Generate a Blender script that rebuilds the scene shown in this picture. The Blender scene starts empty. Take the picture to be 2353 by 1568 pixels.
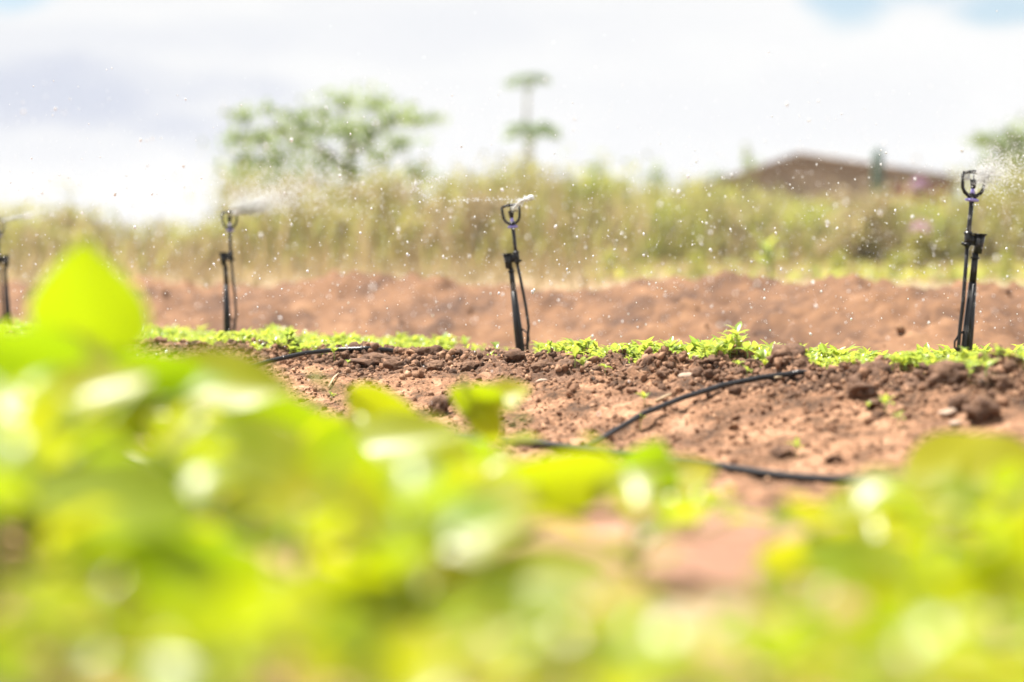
import bpy, math, random
import numpy as np
from mathutils import Vector, Matrix, Euler

random.seed(7)
rng = np.random.default_rng(7)
scene = bpy.context.scene
COL = scene.collection

# ------------------------------------------------------------------ camera, sky, sun, exposure
FPX = 85.0 / 36.0 * 2353.0
PITCH = math.atan((784 - 660) / FPX)
CAMZ = 0.19
cam_d = bpy.data.cameras.new("camera")
cam = bpy.data.objects.new("camera", cam_d)
COL.objects.link(cam)
cam.location = (0, 0, CAMZ)
cam.rotation_euler = (math.pi / 2 - PITCH, 0, 0)
cam_d.lens = 85
cam_d.sensor_width = 36
cam_d.clip_start = 0.05
cam_d.clip_end = 3000
cam_d.dof.use_dof = True
cam_d.dof.focus_distance = 7.1
cam_d.dof.aperture_fstop = 1.65
cam_d.dof.aperture_blades = 0
scene.camera = cam

SUN_EL = math.radians(66)
SUN_AZ = math.radians(-62)          # measured from +Y towards +X
sun_dir = Vector((math.sin(SUN_AZ) * math.cos(SUN_EL), math.cos(SUN_AZ) * math.cos(SUN_EL), math.sin(SUN_EL)))
sd = bpy.data.lights.new("sun", 'SUN')
sd.energy = 4.3
sd.angle = math.radians(0.6)
sd.color = (1.0, 0.95, 0.87)
sun = bpy.data.objects.new("sun", sd)
COL.objects.link(sun)
sun.rotation_euler = sun_dir.to_track_quat('Z', 'Y').to_euler()

EXPOSURE = 1.5
vs = scene.view_settings
vs.view_transform = 'Standard'
vs.look = 'None'
vs.exposure = EXPOSURE
vs.gamma = 1.0
vs.use_curve_mapping = False
scene.cycles.use_denoising = True
scene.cycles.max_bounces = 8
scene.cycles.transparent_max_bounces = 8
scene.cycles.sample_clamp_indirect = 6


def ray(xd, yd):
    X = (xd - 1176.5) / FPX
    Y = -(yd - 784) / FPX
    c, s = math.cos(PITCH), math.sin(PITCH)
    return Vector((X, c + Y * s, -s + Y * c))


def P(xd, yd, d):
    """World point that stands d metres ahead on the line of sight through photograph point (xd, yd)."""
    return Vector((0, 0, CAMZ)) + ray(xd, yd) * d


def build_world():
    w = bpy.data.worlds.new("World")
    scene.world = w
    w.use_nodes = True
    nt = w.node_tree
    N, L = nt.nodes, nt.links
    N.clear()
    out = N.new('ShaderNodeOutputWorld')
    bg = N.new('ShaderNodeBackground')
    bg.inputs['Strength'].default_value = 0.05
    L.new(bg.outputs[0], out.inputs[0])
    sky = N.new('ShaderNodeTexSky')
    sky.sky_type = 'NISHITA'
    sky.sun_disc = False
    sky.sun_elevation = SUN_EL
    sky.sun_rotation = SUN_AZ
    sky.dust_density = 0.6
    tc = N.new('ShaderNodeTexCoord')

    def math_node(op, a, b=None, clamp=False):
        n = N.new('ShaderNodeMath')
        n.operation = op
        n.use_clamp = clamp
        for i, v in enumerate((a, b)):
            if v is None:
                continue
            if isinstance(v, (int, float)):
                n.inputs[i].default_value = v
            else:
                L.new(v, n.inputs[i])
        return n.outputs[0]

    def noise(scale, stretch, off, detail=4):
        mp = N.new('ShaderNodeMapping')
        mp.inputs['Scale'].default_value = (1, 1, stretch)
        mp.inputs['Location'].default_value = off
        L.new(tc.outputs['Generated'], mp.inputs['Vector'])
        n = N.new('ShaderNodeTexNoise')
        n.inputs['Scale'].default_value = scale
        n.inputs['Detail'].default_value = detail
        n.inputs['Roughness'].default_value = 0.5
        L.new(mp.outputs[0], n.inputs['Vector'])
        return n.outputs['Fac']

    warp = noise(18, 2.5, (3, 1, 2), 5)

    def blob(xd, yd, rx, ry, soft=0.5):
        """A cloud bank or gap round one direction of the sky: 1 inside, 0 outside, edge broken by noise."""
        d = ray(xd, yd).normalized()
        s = N.new('ShaderNodeVectorMath')
        s.operation = 'SUBTRACT'
        L.new(tc.outputs['Generated'], s.inputs[0])
        s.inputs[1].default_value = d
        m = N.new('ShaderNodeVectorMath')
        m.operation = 'MULTIPLY'
        L.new(s.outputs[0], m.inputs[0])
        m.inputs[1].default_value = (FPX / rx, FPX / rx, FPX / ry)
        ln = N.new('ShaderNodeVectorMath')
        ln.operation = 'LENGTH'
        L.new(m.outputs[0], ln.inputs[0])
        r = math_node('ADD', ln.outputs['Value'], math_node('MULTIPLY', math_node('SUBTRACT', warp, 0.5), 2.6))
        mr = N.new('ShaderNodeMapRange')
        mr.interpolation_type = 'SMOOTHSTEP'
        mr.inputs['From Min'].default_value = 1.0 + soft
        mr.inputs['From Max'].default_value = 1.0 - soft
        L.new(r, mr.inputs['Value'])
        return mr.outputs[0]

    def smooth(v, a, b):
        mr = N.new('ShaderNodeMapRange')
        mr.interpolation_type = 'SMOOTHSTEP'
        mr.inputs['From Min'].default_value = a
        mr.inputs['From Max'].default_value = b
        L.new(v, mr.inputs['Value'])
        return mr.outputs[0]

    # gaps of blue between the clouds, everywhere in the sky
    gap = smooth(noise(2.3, 2.0, (0.4, 7.3, 1.1), 5), 0.66, 0.78)
    for b in ((20, -25, 110, 55), (1950, -10, 90, 60), (2330, 10, 120, 40), (2200, -60, 300, 60)):
        gap = math_node('MAXIMUM', gap, blob(*b))
    # grey undersides
    grey = math_node('MULTIPLY', smooth(noise(5.0, 4.0, (1.7, 0.2, 5.1), 5), 0.40, 0.72), 0.42)
    for b, k in (((190, 225, 340, 85), 1.0), ((400, 290, 170, 50), .9), ((60, 200, 220, 80), .7), ((1750, 270, 520, 90), 0.2), ((250, 90, 500, 50), 0.4), ((1000, 60, 300, 80), .3)):
        grey = math_node('MAXIMUM', grey, math_node('MULTIPLY', blob(*b, soft=0.85), k))
    K = 0.965 / (2 ** EXPOSURE) / 0.05
    cl = N.new('ShaderNodeMix')
    cl.data_type = 'RGBA'
    cl.inputs['A'].default_value = (K, K * 1.003, K * 1.005, 1)
    cl.inputs['B'].default_value = (K * .71, K * .75, K * .87, 1)
    L.new(grey, cl.inputs['Factor'])
    # thin veil in front of the blue
    veil = N.new('ShaderNodeMix')
    veil.data_type = 'RGBA'
    veil.inputs['Factor'].default_value = 0.12
    L.new(sky.outputs[0], veil.inputs['A'])
    veil.inputs['B'].default_value = (K, K, K, 1)
    mx = N.new('ShaderNodeMix')
    mx.data_type = 'RGBA'
    L.new(math_node('MULTIPLY', gap, 1.0), mx.inputs['Factor'])
    L.new(cl.outputs['Result'], mx.inputs['A'])
    L.new(veil.outputs['Result'], mx.inputs['B'])
    L.new(mx.outputs['Result'], bg.inputs['Color'])


build_world()


# ------------------------------------------------------------------ helpers
def mesh_obj(name, v, f, mat=None, parent=None, smooth=True, link=True):
    me = bpy.data.meshes.new(name)
    v = np.asarray(v, dtype=np.float32)
    if isinstance(f, np.ndarray):
        k = f.shape[1]
        me.vertices.add(len(v))
        me.vertices.foreach_set("co", v.ravel())
        me.loops.add(f.size)
        me.loops.foreach_set("vertex_index", f.ravel().astype(np.int32))
        me.polygons.add(len(f))
        me.polygons.foreach_set("loop_start", np.arange(0, f.size, k, dtype=np.int32))
        me.polygons.foreach_set("loop_total", np.full(len(f), k, dtype=np.int32))
        me.update(calc_edges=True)
    else:
        me.from_pydata([tuple(map(float, p)) for p in v], [], f)
        me.update()
    if smooth:
        me.polygons.foreach_set("use_smooth", np.ones(len(me.polygons), dtype=bool))
    if mat:
        me.materials.append(mat)
    if not link:
        return me
    o = bpy.data.objects.new(name, me)
    COL.objects.link(o)
    if parent:
        o.parent = parent
    return o


def obj_of(name, me, parent=None):
    o = bpy.data.objects.new(name, me)
    COL.objects.link(o)
    if parent:
        o.parent = parent
    return o


def tag(o, label=None, cat=None, group=None, kind=None):
    if label:
        o['label'] = label
    if cat:
        o['category'] = cat
    if group:
        o['group'] = group
    if kind:
        o['kind'] = kind
    return o


def empty(name, loc=(0, 0, 0), rot=(0, 0, 0)):
    o = bpy.data.objects.new(name, None)
    COL.objects.link(o)
    o.location = loc
    o.rotation_euler = rot
    o.empty_display_size = 0.05
    return o


class MB:
    """Collects shapes into one mesh."""
    def __init__(self):
        self.v, self.f = [], []

    def add(self, v, f):
        n = len(self.v)
        self.v += [tuple(p) for p in v]
        self.f += [tuple(i + n for i in q) for q in f]

    def tube(self, pts, radii, sides=8, cap=True, squash=1.0):
        pts = [Vector(p) for p in pts]
        if isinstance(radii, (int, float)):
            radii = [radii] * len(pts)
        rings = []
        ref = Vector((0.13, 1, 0.07))
        for i, p in enumerate(pts):
            t = (pts[min(i + 1, len(pts) - 1)] - pts[max(i - 1, 0)]).normalized()
            a = t.cross(ref)
            if a.length < 1e-3:
                a = t.cross(Vector((1, 0, 0)))
            a.normalize()
            b = t.cross(a)
            rings.append([p + (a * math.cos(2 * math.pi * k / sides) + b * math.sin(2 * math.pi * k / sides) * squash) * radii[i] for k in range(sides)])
        v = [q for r in rings for q in r]
        f = []
        for i in range(len(pts) - 1):
            for k in range(sides):
                k2 = (k + 1) % sides
                f.append((i * sides + k, i * sides + k2, (i + 1) * sides + k2, (i + 1) * sides + k))
        if cap:
            f.append(tuple(reversed(range(sides))))
            f.append(tuple(range((len(pts) - 1) * sides, len(pts) * sides)))
        self.add(v, f)
        return self

    def box(self, c, s, rot=None):
        c, s = Vector(c), Vector(s) / 2
        co = [Vector((x * s.x, y * s.y, z * s.z)) for x in (-1, 1) for y in (-1, 1) for z in (-1, 1)]
        if rot:
            m = Euler(rot).to_matrix()
            co = [m @ q for q in co]
        self.add([c + q for q in co], [(0, 1, 3, 2), (4, 6, 7, 5), (0, 4, 5, 1), (2, 3, 7, 6), (0, 2, 6, 4), (1, 5, 7, 3)])
        return self

    def build(self, name, mat, parent=None, smooth=True, bevel=0):
        o = mesh_obj(name, self.v, self.f, mat, parent, smooth)
        if bevel:
            m = o.modifiers.new("bevel", 'BEVEL')
            m.width = bevel
            m.segments = 2
            m.limit_method = 'ANGLE'
        return o


def batch(bv, bf, T, pos):
    """Many transformed copies of one small shape as arrays: T (n,3,3), pos (n,3)."""
    bv = np.asarray(bv, float)
    bf = np.asarray(bf, int)
    n = len(pos)
    v = np.einsum('nij,kj->nki', T, bv) + pos[:, None, :]
    f = bf[None] + (np.arange(n) * len(bv))[:, None, None]
    return v.reshape(-1, 3), f.reshape(-1, bf.shape[1])


def rand_rot(n):
    q = rng.normal(size=(n, 4))
    q /= np.linalg.norm(q, axis=1, keepdims=True)
    w, x, y, z = q.T
    return np.stack([np.stack([1 - 2 * (y * y + z * z), 2 * (x * y - z * w), 2 * (x * z + y * w)], -1),
                     np.stack([2 * (x * y + z * w), 1 - 2 * (x * x + z * z), 2 * (y * z - x * w)], -1),
                     np.stack([2 * (x * z - y * w), 2 * (y * z + x * w), 1 - 2 * (x * x + y * y)], -1)], 1)


_perm = rng.permutation(512).astype(int)
_ang = rng.uniform(0, 2 * np.pi, 512)


def perlin(x, y):
    xi, yi = np.floor(x).astype(int), np.floor(y).astype(int)
    xf, yf = x - xi, y - yi
    u, v = xf * xf * xf * (xf * (xf * 6 - 15) + 10), yf * yf * yf * (yf * (yf * 6 - 15) + 10)

    def g(ix, iy, fx, fy):
        h = _perm[(_perm[ix & 511] + iy) & 511]
        return np.cos(_ang[h]) * fx + np.sin(_ang[h]) * fy
    a = g(xi, yi, xf, yf)
    b = g(xi + 1, yi, xf - 1, yf)
    c = g(xi, yi + 1, xf, yf - 1)
    d = g(xi + 1, yi + 1, xf - 1, yf - 1)
    return (a * (1 - u) + b * u) * (1 - v) + (c * (1 - u) + d * u) * v


def fbm(x, y, s, octv=4, gain=0.5):
    x, y = np.asarray(x, float), np.asarray(y, float)
    r, a = 0, 1.0
    for i in range(octv):
        r = r + a * perlin(x * s + 13.7 * i, y * s + 7.1 * i)
        s *= 2.03
        a *= gain
    return r


def sstep(a, b, x):
    t = np.clip((np.asarray(x, float) - a) / (b - a), 0, 1)
    return t * t * (3 - 2 * t)


ICO_V, ICO_F = [], []


def _ico():
    t = (1 + 5 ** .5) / 2
    v = np.array([(-1, t, 0), (1, t, 0), (-1, -t, 0), (1, -t, 0), (0, -1, t), (0, 1, t), (0, -1, -t), (0, 1, -t), (t, 0, -1), (t, 0, 1), (-t, 0, -1), (-t, 0, 1)], float)
    v /= np.linalg.norm(v[0])
    f = np.array([(0, 11, 5), (0, 5, 1), (0, 1, 7), (0, 7, 10), (0, 10, 11), (1, 5, 9), (5, 11, 4), (11, 10, 2), (10, 7, 6), (7, 1, 8), (3, 9, 4), (3, 4, 2), (3, 2, 6), (3, 6, 8), (3, 8, 9), (4, 9, 5), (2, 4, 11), (6, 2, 10), (8, 6, 7), (9, 8, 1)])
    return v, f


ICO_V, ICO_F = _ico()
OCT_V = np.array([(1, 0, 0), (-1, 0, 0), (0, 1, 0), (0, -1, 0), (0, 0, 1), (0, 0, -1)], float)
OCT_F = np.array([(0, 2, 4), (2, 1, 4), (1, 3, 4), (3, 0, 4), (2, 0, 5), (1, 2, 5), (3, 1, 5), (0, 3, 5)])


def subdiv(v, f):
    v = [tuple(p) for p in v]
    cache, nf = {}, []

    def mid(a, b):
        k = (min(a, b), max(a, b))
        if k not in cache:
            m = (np.array(v[a]) + np.array(v[b])) / 2
            v.append(tuple(m / np.linalg.norm(m)))
            cache[k] = len(v) - 1
        return cache[k]
    for a, b, c in f:
        x, y, z = mid(a, b), mid(b, c), mid(c, a)
        nf += [(a, x, z), (x, b, y), (z, y, c), (x, y, z)]
    return np.array(v), np.array(nf)


ICO2_V, ICO2_F = subdiv(ICO_V, ICO_F)
ICO3_V, ICO3_F = subdiv(ICO2_V, ICO2_F)


# ------------------------------------------------------------------ materials
def new_mat(name):
    m = bpy.data.materials.new(name)
    m.use_nodes = True
    nt = m.node_tree
    return m, nt.nodes, nt.links, nt.nodes['Principled BSDF']


def ramp(N, stops):
    r = N.new('ShaderNodeValToRGB')
    el = r.color_ramp.elements
    el[0].position, el[0].color = stops[0][0], (*stops[0][1], 1)
    el[1].position, el[1].color = stops[-1][0], (*stops[-1][1], 1)
    for p, c in stops[1:-1]:
        e = el.new(p)
        e.color = (*c, 1)
    return r


def soil_mat(name, stops, scale=9.0, fine=60.0, bump=0.5, moist=False, rough=0.85):
    m, N, L, b = new_mat(name)
    tc = N.new('ShaderNodeNewGeometry')
    n1 = N.new('ShaderNodeTexNoise')
    n1.inputs['Scale'].default_value = scale
    n1.inputs['Detail'].default_value = 6
    n1.inputs['Roughness'].default_value = 0.65
    n2 = N.new('ShaderNodeTexNoise')
    n2.inputs['Scale'].default_value = fine
    n2.inputs['Detail'].default_value = 5
    n2.inputs['Roughness'].default_value = 0.7
    L.new(tc.outputs['Position'], n1.inputs['Vector'])
    L.new(tc.outputs['Position'], n2.inputs['Vector'])
    mix = N.new('ShaderNodeMath')
    mix.operation = 'MULTIPLY_ADD'
    L.new(n1.outputs['Fac'], mix.inputs[0])
    mix.inputs[1].default_value = 0.55
    ml = N.new('ShaderNodeMath')
    ml.operation = 'MULTIPLY'
    L.new(n2.outputs['Fac'], ml.inputs[0])
    ml.inputs[1].default_value = 0.45
    L.new(ml.outputs[0], mix.inputs[2])
    r = ramp(N, stops)
    L.new(mix.outputs[0], r.inputs['Fac'])
    colr = r.outputs['Color']
    if moist:
        at = N.new('ShaderNodeAttribute')
        at.attribute_name = 'moist'
        mm = N.new('ShaderNodeMix')
        mm.data_type = 'RGBA'
        mm.blend_type = 'MULTIPLY'
        L.new(at.outputs['Fac'], mm.inputs['Factor'])
        L.new(colr, mm.inputs['A'])
        mm.inputs['B'].default_value = (0.52, 0.52, 0.56, 1)
        colr = mm.outputs['Result']
    L.new(colr, b.inputs['Base Color'])
    b.inputs['Roughness'].default_value = rough
    b.inputs['Specular IOR Level'].default_value = 0.3
    bp = N.new('ShaderNodeBump')
    bp.inputs['Strength'].default_value = bump
    bp.inputs['Distance'].default_value = 0.009
    L.new(n2.outputs['Fac'], bp.inputs['Height'])
    L.new(bp.outputs[0], b.inputs['Normal'])
    return m


def leaf_mat(name, dif, trans, fac=0.5, rough=0.35, spec=0.5, var=0.35, alt=None):
    """Thin leaf: glossy diffuse face mixed with light coming through the blade."""
    m, N, L, b = new_mat(name)
    out = [n for n in N if n.type == 'OUTPUT_MATERIAL'][0]
    oi = N.new('ShaderNodeObjectInfo')
    geo = N.new('ShaderNodeNewGeometry')
    no = N.new('ShaderNodeTexNoise')
    no.inputs['Scale'].default_value = 6.0
    no.inputs['Detail'].default_value = 2
    L.new(geo.outputs['Position'], no.inputs['Vector'])
    ad = N.new('ShaderNodeMath')
    ad.operation = 'ADD'
    L.new(geo.outputs['Random Per Island'], ad.inputs[0])
    L.new(oi.outputs['Random'], ad.inputs[1])
    fr = N.new('ShaderNodeMath')
    fr.operation = 'FRACT'
    L.new(ad.outputs[0], fr.inputs[0])
    tr = N.new('ShaderNodeBsdfTranslucent')
    alt = alt or (0.7, 0.9, 1.0)

    def tint(c):
        mx = N.new('ShaderNodeMix')
        mx.data_type = 'RGBA'
        L.new(fr.outputs[0], mx.inputs['Factor'])
        mx.inputs['A'].default_value = (*c, 1)
        mx.inputs['B'].default_value = (c[0] * alt[0] * (1 - var * .5), c[1] * alt[1] * (1 - var * .5), c[2] * alt[2], 1)
        return mx.outputs['Result']
    L.new(tint(dif), b.inputs['Base Color'])
    L.new(tint(trans), tr.inputs['Color'])
    b.inputs['Roughness'].default_value = rough
    b.inputs['Specular IOR Level'].default_value = spec
    ms = N.new('ShaderNodeMixShader')
    ms.inputs[0].default_value = fac
    L.new(b.outputs[0], ms.inputs[1])
    L.new(tr.outputs[0], ms.inputs[2])
    L.new(ms.outputs[0], out.inputs['Surface'])
    return m


def plain(name, col, rough=0.5, spec=0.5, var=0.25, scale=20):
    m, N, L, b = new_mat(name)
    tc = N.new('ShaderNodeNewGeometry')
    n = N.new('ShaderNodeTexNoise')
    n.inputs['Scale'].default_value = scale
    n.inputs['Detail'].default_value = 4
    L.new(tc.outputs['Position'], n.inputs['Vector'])
    r = ramp(N, [(0.3, tuple(c * (1 - var) for c in col)), (0.7, tuple(min(1, c * (1 + var)) for c in col))])
    L.new(n.outputs['Fac'], r.inputs['Fac'])
    L.new(r.outputs[0], b.inputs['Base Color'])
    b.inputs['Roughness'].default_value = rough
    b.inputs['Specular IOR Level'].default_value = spec
    return m


M = {}
M['bed'] = soil_mat('bed_soil', [(0.38, (0.05, 0.026, 0.014)), (0.46, (0.145, 0.073, 0.036)), (0.53, (0.30, 0.152, 0.080)), (0.62, (0.48, 0.29, 0.175))], 9, 85, 1.0, True)
M['clod'] = soil_mat('clod_soil', [(0.36, (0.055, 0.030, 0.019)), (0.5, (0.14, 0.075, 0.045)), (0.62, (0.24, 0.14, 0.085))], 16, 90, 0.8)
M['crumb'] = soil_mat('crumb_soil', [(0.34, (0.12, 0.06, 0.032)), (0.5, (0.25, 0.132, 0.074)), (0.63, (0.38, 0.23, 0.145))], 30, 90, 0.4)
def island_tint(m, lo, hi):
    N, L = m.node_tree.nodes, m.node_tree.links
    b = N['Principled BSDF']
    src = b.inputs['Base Color'].links[0].from_socket
    g = N.new('ShaderNodeNewGeometry')
    r = ramp(N, [(0.0, lo), (0.8, (1, 1, 1)), (1.0, hi)])
    L.new(g.outputs['Random Per Island'], r.inputs['Fac'])
    mx = N.new('ShaderNodeMix')
    mx.data_type = 'RGBA'
    mx.blend_type = 'MULTIPLY'
    mx.inputs['Factor'].default_value = 1
    L.new(src, mx.inputs['A'])
    L.new(r.outputs[0], mx.inputs['B'])
    L.new(mx.outputs['Result'], b.inputs['Base Color'])


island_tint(M['crumb'], (0.75, 0.72, 0.7), (1.6, 1.75, 1.8))
M['ridge'] = soil_mat('ridge_soil', [(0.38, (0.06, 0.030, 0.018)), (0.46, (0.115, 0.057, 0.029)), (0.54, (0.18, 0.090, 0.043)), (0.64, (0.25, 0.137, 0.07))], 1.5, 11, 1.0)
M['field'] = soil_mat('field_soil', [(0.36, (0.13, 0.14, 0.045)), (0.46, (0.25, 0.18, 0.10)), (0.55, (0.30, 0.205, 0.12)), (0.64, (0.17, 0.20, 0.055))], 0.35, 2.5, 0.3)
M['near'] = soil_mat('near_soil', [(0.36, (0.13, 0.062, 0.036)), (0.5, (0.29, 0.155, 0.10)), (0.64, (0.40, 0.24, 0.17))], 5, 40, 0.6)
M['plastic'] = plain('black_plastic', (0.007, 0.007, 0.009), 0.36, 0.4, 0.3, 40)
M['hose'] = plain('black_hose', (0.010, 0.010, 0.012), 0.33, 0.45, 0.35, 25)
M['lilac'] = plain('lilac_plastic', (0.33, 0.30, 0.75), 0.35, 0.5, 0.1)
M['crop'] = leaf_mat('crop_leaf', (0.37, 0.39, 0.013), (0.52, 0.515, 0.004), 0.56, 0.34, 0.6, 0.24, (0.58, 0.88, 1.0))
M['seedling'] = leaf_mat('seedling_leaf', (0.38, 0.44, 0.06), (0.60, 0.64, 0.08), 0.5, 0.3, 0.6, 0.3, (0.75, 0.95, 1.0))
M['stalk'] = plain('pale_green_stalk', (0.25, 0.33, 0.09), 0.5, 0.3)
M['olive'] = leaf_mat('olive_foliage', (0.33, 0.305, 0.095), (0.64, 0.58, 0.17), 0.5, 0.5, 0.3, 0.4, (0.85, 0.95, 0.9))
M['lime'] = leaf_mat('lime_foliage', (0.35, 0.335, 0.075), (0.68, 0.64, 0.13), 0.5, 0.5, 0.3, 0.3)
M['dry'] = leaf_mat('dry_foliage', (0.40, 0.31, 0.17), (0.62, 0.48, 0.25), 0.5, 0.6, 0.2, 0.4, (0.8, 0.85, 0.8))
M['tree'] = leaf_mat('tree_foliage', (0.20, 0.25, 0.085), (0.48, 0.57, 0.17), 0.5, 0.5, 0.3, 0.4, (0.8, 0.95, 0.9))
M['papaya'] = leaf_mat('papaya_foliage', (0.17, 0.23, 0.09), (0.40, 0.50, 0.16), 0.5, 0.5, 0.3)
M['pink'] = leaf_mat('pink_petals', (0.62, 0.40, 0.52), (0.55, 0.35, 0.48), 0.4, 0.6, 0.2, 0.2, (1, 1, 1))
M['bark'] = plain('bark', (0.13, 0.11, 0.085), 0.9, 0.2, 0.3, 8)
M['papaya_bark'] = plain('papaya_bark', (0.36, 0.37, 0.32), 0.85, 0.2, 0.2, 8)
M['cactus'] = plain('cactus_skin', (0.05, 0.10, 0.065), 0.6, 0.3, 0.3, 6)
M['roof'] = plain('brown_roof_tiles', (0.21, 0.15, 0.10), 0.9, 0.2, 0.35, 3)
M['wall'] = plain('mud_plaster', (0.27, 0.21, 0.155), 0.95, 0.1, 0.2, 2)
M['redpaint'] = plain('red_paint', (0.26, 0.085, 0.075), 0.7, 0.3, 0.15, 2)
M['wood'] = plain('weathered_wood', (0.14, 0.10, 0.07), 0.9, 0.2, 0.3, 10)
M['glass'] = plain('dark_glass', (0.03, 0.035, 0.04), 0.1, 0.5, 0.1, 3)
M['straw'] = plain('pale_straw', (0.55, 0.43, 0.28), 0.8, 0.2, 0.2, 40)
M['stone'] = plain('pale_stone', (0.38, 0.28, 0.21), 0.8, 0.3, 0.25, 30)
M['white_stone'] = plain('whitish_stone', (0.72, 0.66, 0.60), 0.8, 0.3, 0.12, 30)


def water_mat():
    m, N, L, b = new_mat('water_drops')
    b.inputs['Base Color'].default_value = (0.93, 0.95, 0.96, 1)  # near-white body colour stands in for sun glints on clear drops
    b.inputs['Roughness'].default_value = 0.08
    b.inputs['IOR'].default_value = 1.33
    b.inputs['Transmission Weight'].default_value = 0.25
    return m


M['water'] = water_mat()

# ------------------------------------------------------------------ terrain
TD = np.array((-0.633, 0.774))      # along the beds
ND = np.array((0.774, 0.633))       # across them, away from the camera
ORG = np.array((0.0, 8.3))


def uv_of(x, y):
    x, y = np.asarray(x, float) - ORG[0], np.asarray(y, float) - ORG[1]
    return x * TD[0] + y * TD[1], x * ND[0] + y * ND[1]


def xy_of(u, v):
    return ORG[0] + u * TD[0] + v * ND[0], ORG[1] + u * TD[1] + v * ND[1]


def bed_z(x, y):
    """Smooth height of the seedling bed, the near bed and the paths beside them."""
    u, v = uv_of(x, y)
    wob = 0.07 * perlin(u * 1.3 + 3, v * 0 + 0.5)
    toe = -0.175 + 0.012 * (u + 1)
    up = sstep(-1.72, -0.72, v + wob)
    z = toe + (-0.040 - toe) * up
    # crown of the bed falls away gently behind the lip, more so near the middle sprinkler
    mid = np.exp(-((u + 0.15) / 0.75) ** 2)
    z = z - (0.015 + 0.05 * mid) * sstep(-0.55, 0.7, v) * (v > -0.72) + 0.012 * np.exp(-((v + 0.68) / 0.16) ** 2)
    z = z * (1 - sstep(0.75, 1.15, v)) + (-0.16) * sstep(0.75, 1.15, v)
    # near bed where the leafy crop grows
    z = z + 0.10 * (1 - sstep(-2.95, -2.35, v))
    return z


def far_z(x, y):
    d = np.hypot(x, y)
    return -0.18 + 0.40 * sstep(14, 20, y) + 0.30 * sstep(18, 40, y) + 1.6 * sstep(40, 160, d) + 0.05 * perlin(np.asarray(x) * .3, np.asarray(y) * .3)


def ground_hit(xd, yd, lift=0.0):
    """First point of the bed surface on the line of sight through a photograph point."""
    r = ray(xd, yd)
    d = 1.5
    while d < 14:
        p = Vector((0, 0, CAMZ)) + r * d
        if p.z < float(bed_z(p.x, p.y)) + lift:
            return p
        d += 0.01
    return p


def grid(us, vs):
    nu, nv = len(us), len(vs)
    i = np.arange(nu - 1)[:, None] * nv + np.arange(nv - 1)[None]
    return np.stack([i, i + nv, i + nv + 1, i + 1], -1).reshape(-1, 4)


# wide ground sheet out to the horizon
ys = np.concatenate([np.arange(-6, 60, 0.8), np.geomspace(60, 400, 30)])
xs = np.concatenate([-np.geomspace(25, 300, 24)[::-1], np.arange(-24, 24.1, 0.8), np.geomspace(25, 300, 24)])
gx, gy = np.meshgrid(xs, ys, indexing='ij')
gz = far_z(gx, gy)
gz = np.where(gy < 16, np.minimum(gz, -0.30), gz)
g = mesh_obj('ground', np.stack([gx, gy, gz], -1).reshape(-1, 3), grid(xs, ys), M['field'])
tag(g, 'straw coloured field with green patches behind the tilled soil', None, None, 'structure')

# seedling bed with its crumbly slope
us = np.arange(-3.4, 7.6, 0.013)
vv = np.concatenate([np.arange(-2.35, -0.3, 0.012), np.arange(-0.3, 1.5, 0.03)])
U, V = np.meshgrid(us, vv, indexing='ij')
X, Y = xy_of(U, V)
Z = bed_z(X, Y)
lip = np.exp(-((V + 0.70) / 0.22) ** 2)
right = sstep(0.2, -1.6, U)
rough = 0.004 + 0.010 * lip + 0.010 * lip * right
cl = fbm(X, Y, 9, 3)
Z = Z + rough * 3.2 * np.clip(cl, -0.3, 1) + 0.007 * fbm(X, Y, 28, 3, 0.6) * (0.5 + lip) + 0.02 * fbm(X, Y, 2.4, 2)
Z = Z + 0.006 * np.abs(fbm(X, Y, 38, 3, .7)) - 0.010 * sstep(.25, .6, fbm(X, Y, 13, 2)) * (V < -.6)
edge = sstep(-2.0, -2.35, V) + sstep(1.3, 1.5, V)
Z = Z - 0.0 * edge
bed = mesh_obj('soil_bed', np.stack([X, Y, Z], -1).reshape(-1, 3), grid(us, vv), M['bed'])
moist = np.clip(0.85 * sstep(-1.12, -0.72, V + 0.5 * fbm(X, Y, 3, 3)) + 0.35 * sstep(0.1, 0.45, fbm(X, Y, 4.3, 3)), 0, 1)
at = bed.data.attributes.new('moist', 'FLOAT', 'POINT')
at.data.foreach_set('value', moist.ravel().astype(np.float32))
tag(bed, 'raised bed of crumbly red-brown soil with a moist dark crest', None, None, 'structure')


def bed_top(x, y):
    """Height of the finished bed surface, read back from the mesh."""
    u, v = uv_of(x, y)
    i = int(np.clip(round((u - us[0]) / 0.013), 0, len(us) - 1))
    j = int(np.clip(np.searchsorted(vv, v), 0, len(vv) - 1))
    return float(Z[i, j])


# near ground with the leafy crop
un = np.arange(-8.5, 3.0, 0.05)
vn = np.arange(-6.2, -2.28, 0.04)
Un, Vn = np.meshgrid(un, vn, indexing='ij')
Xn, Yn = xy_of(Un, Vn)
Zn = bed_z(Xn, Yn) + 0.02 * fbm(Xn, Yn, 3, 4) - 0.004
nb = mesh_obj('near_bed', np.stack([Xn, Yn, Zn], -1).reshape(-1, 3), grid(un, vn), M['near'])
tag(nb, 'pinkish brown soil between the leafy plants in front', None, None, 'structure')

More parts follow.
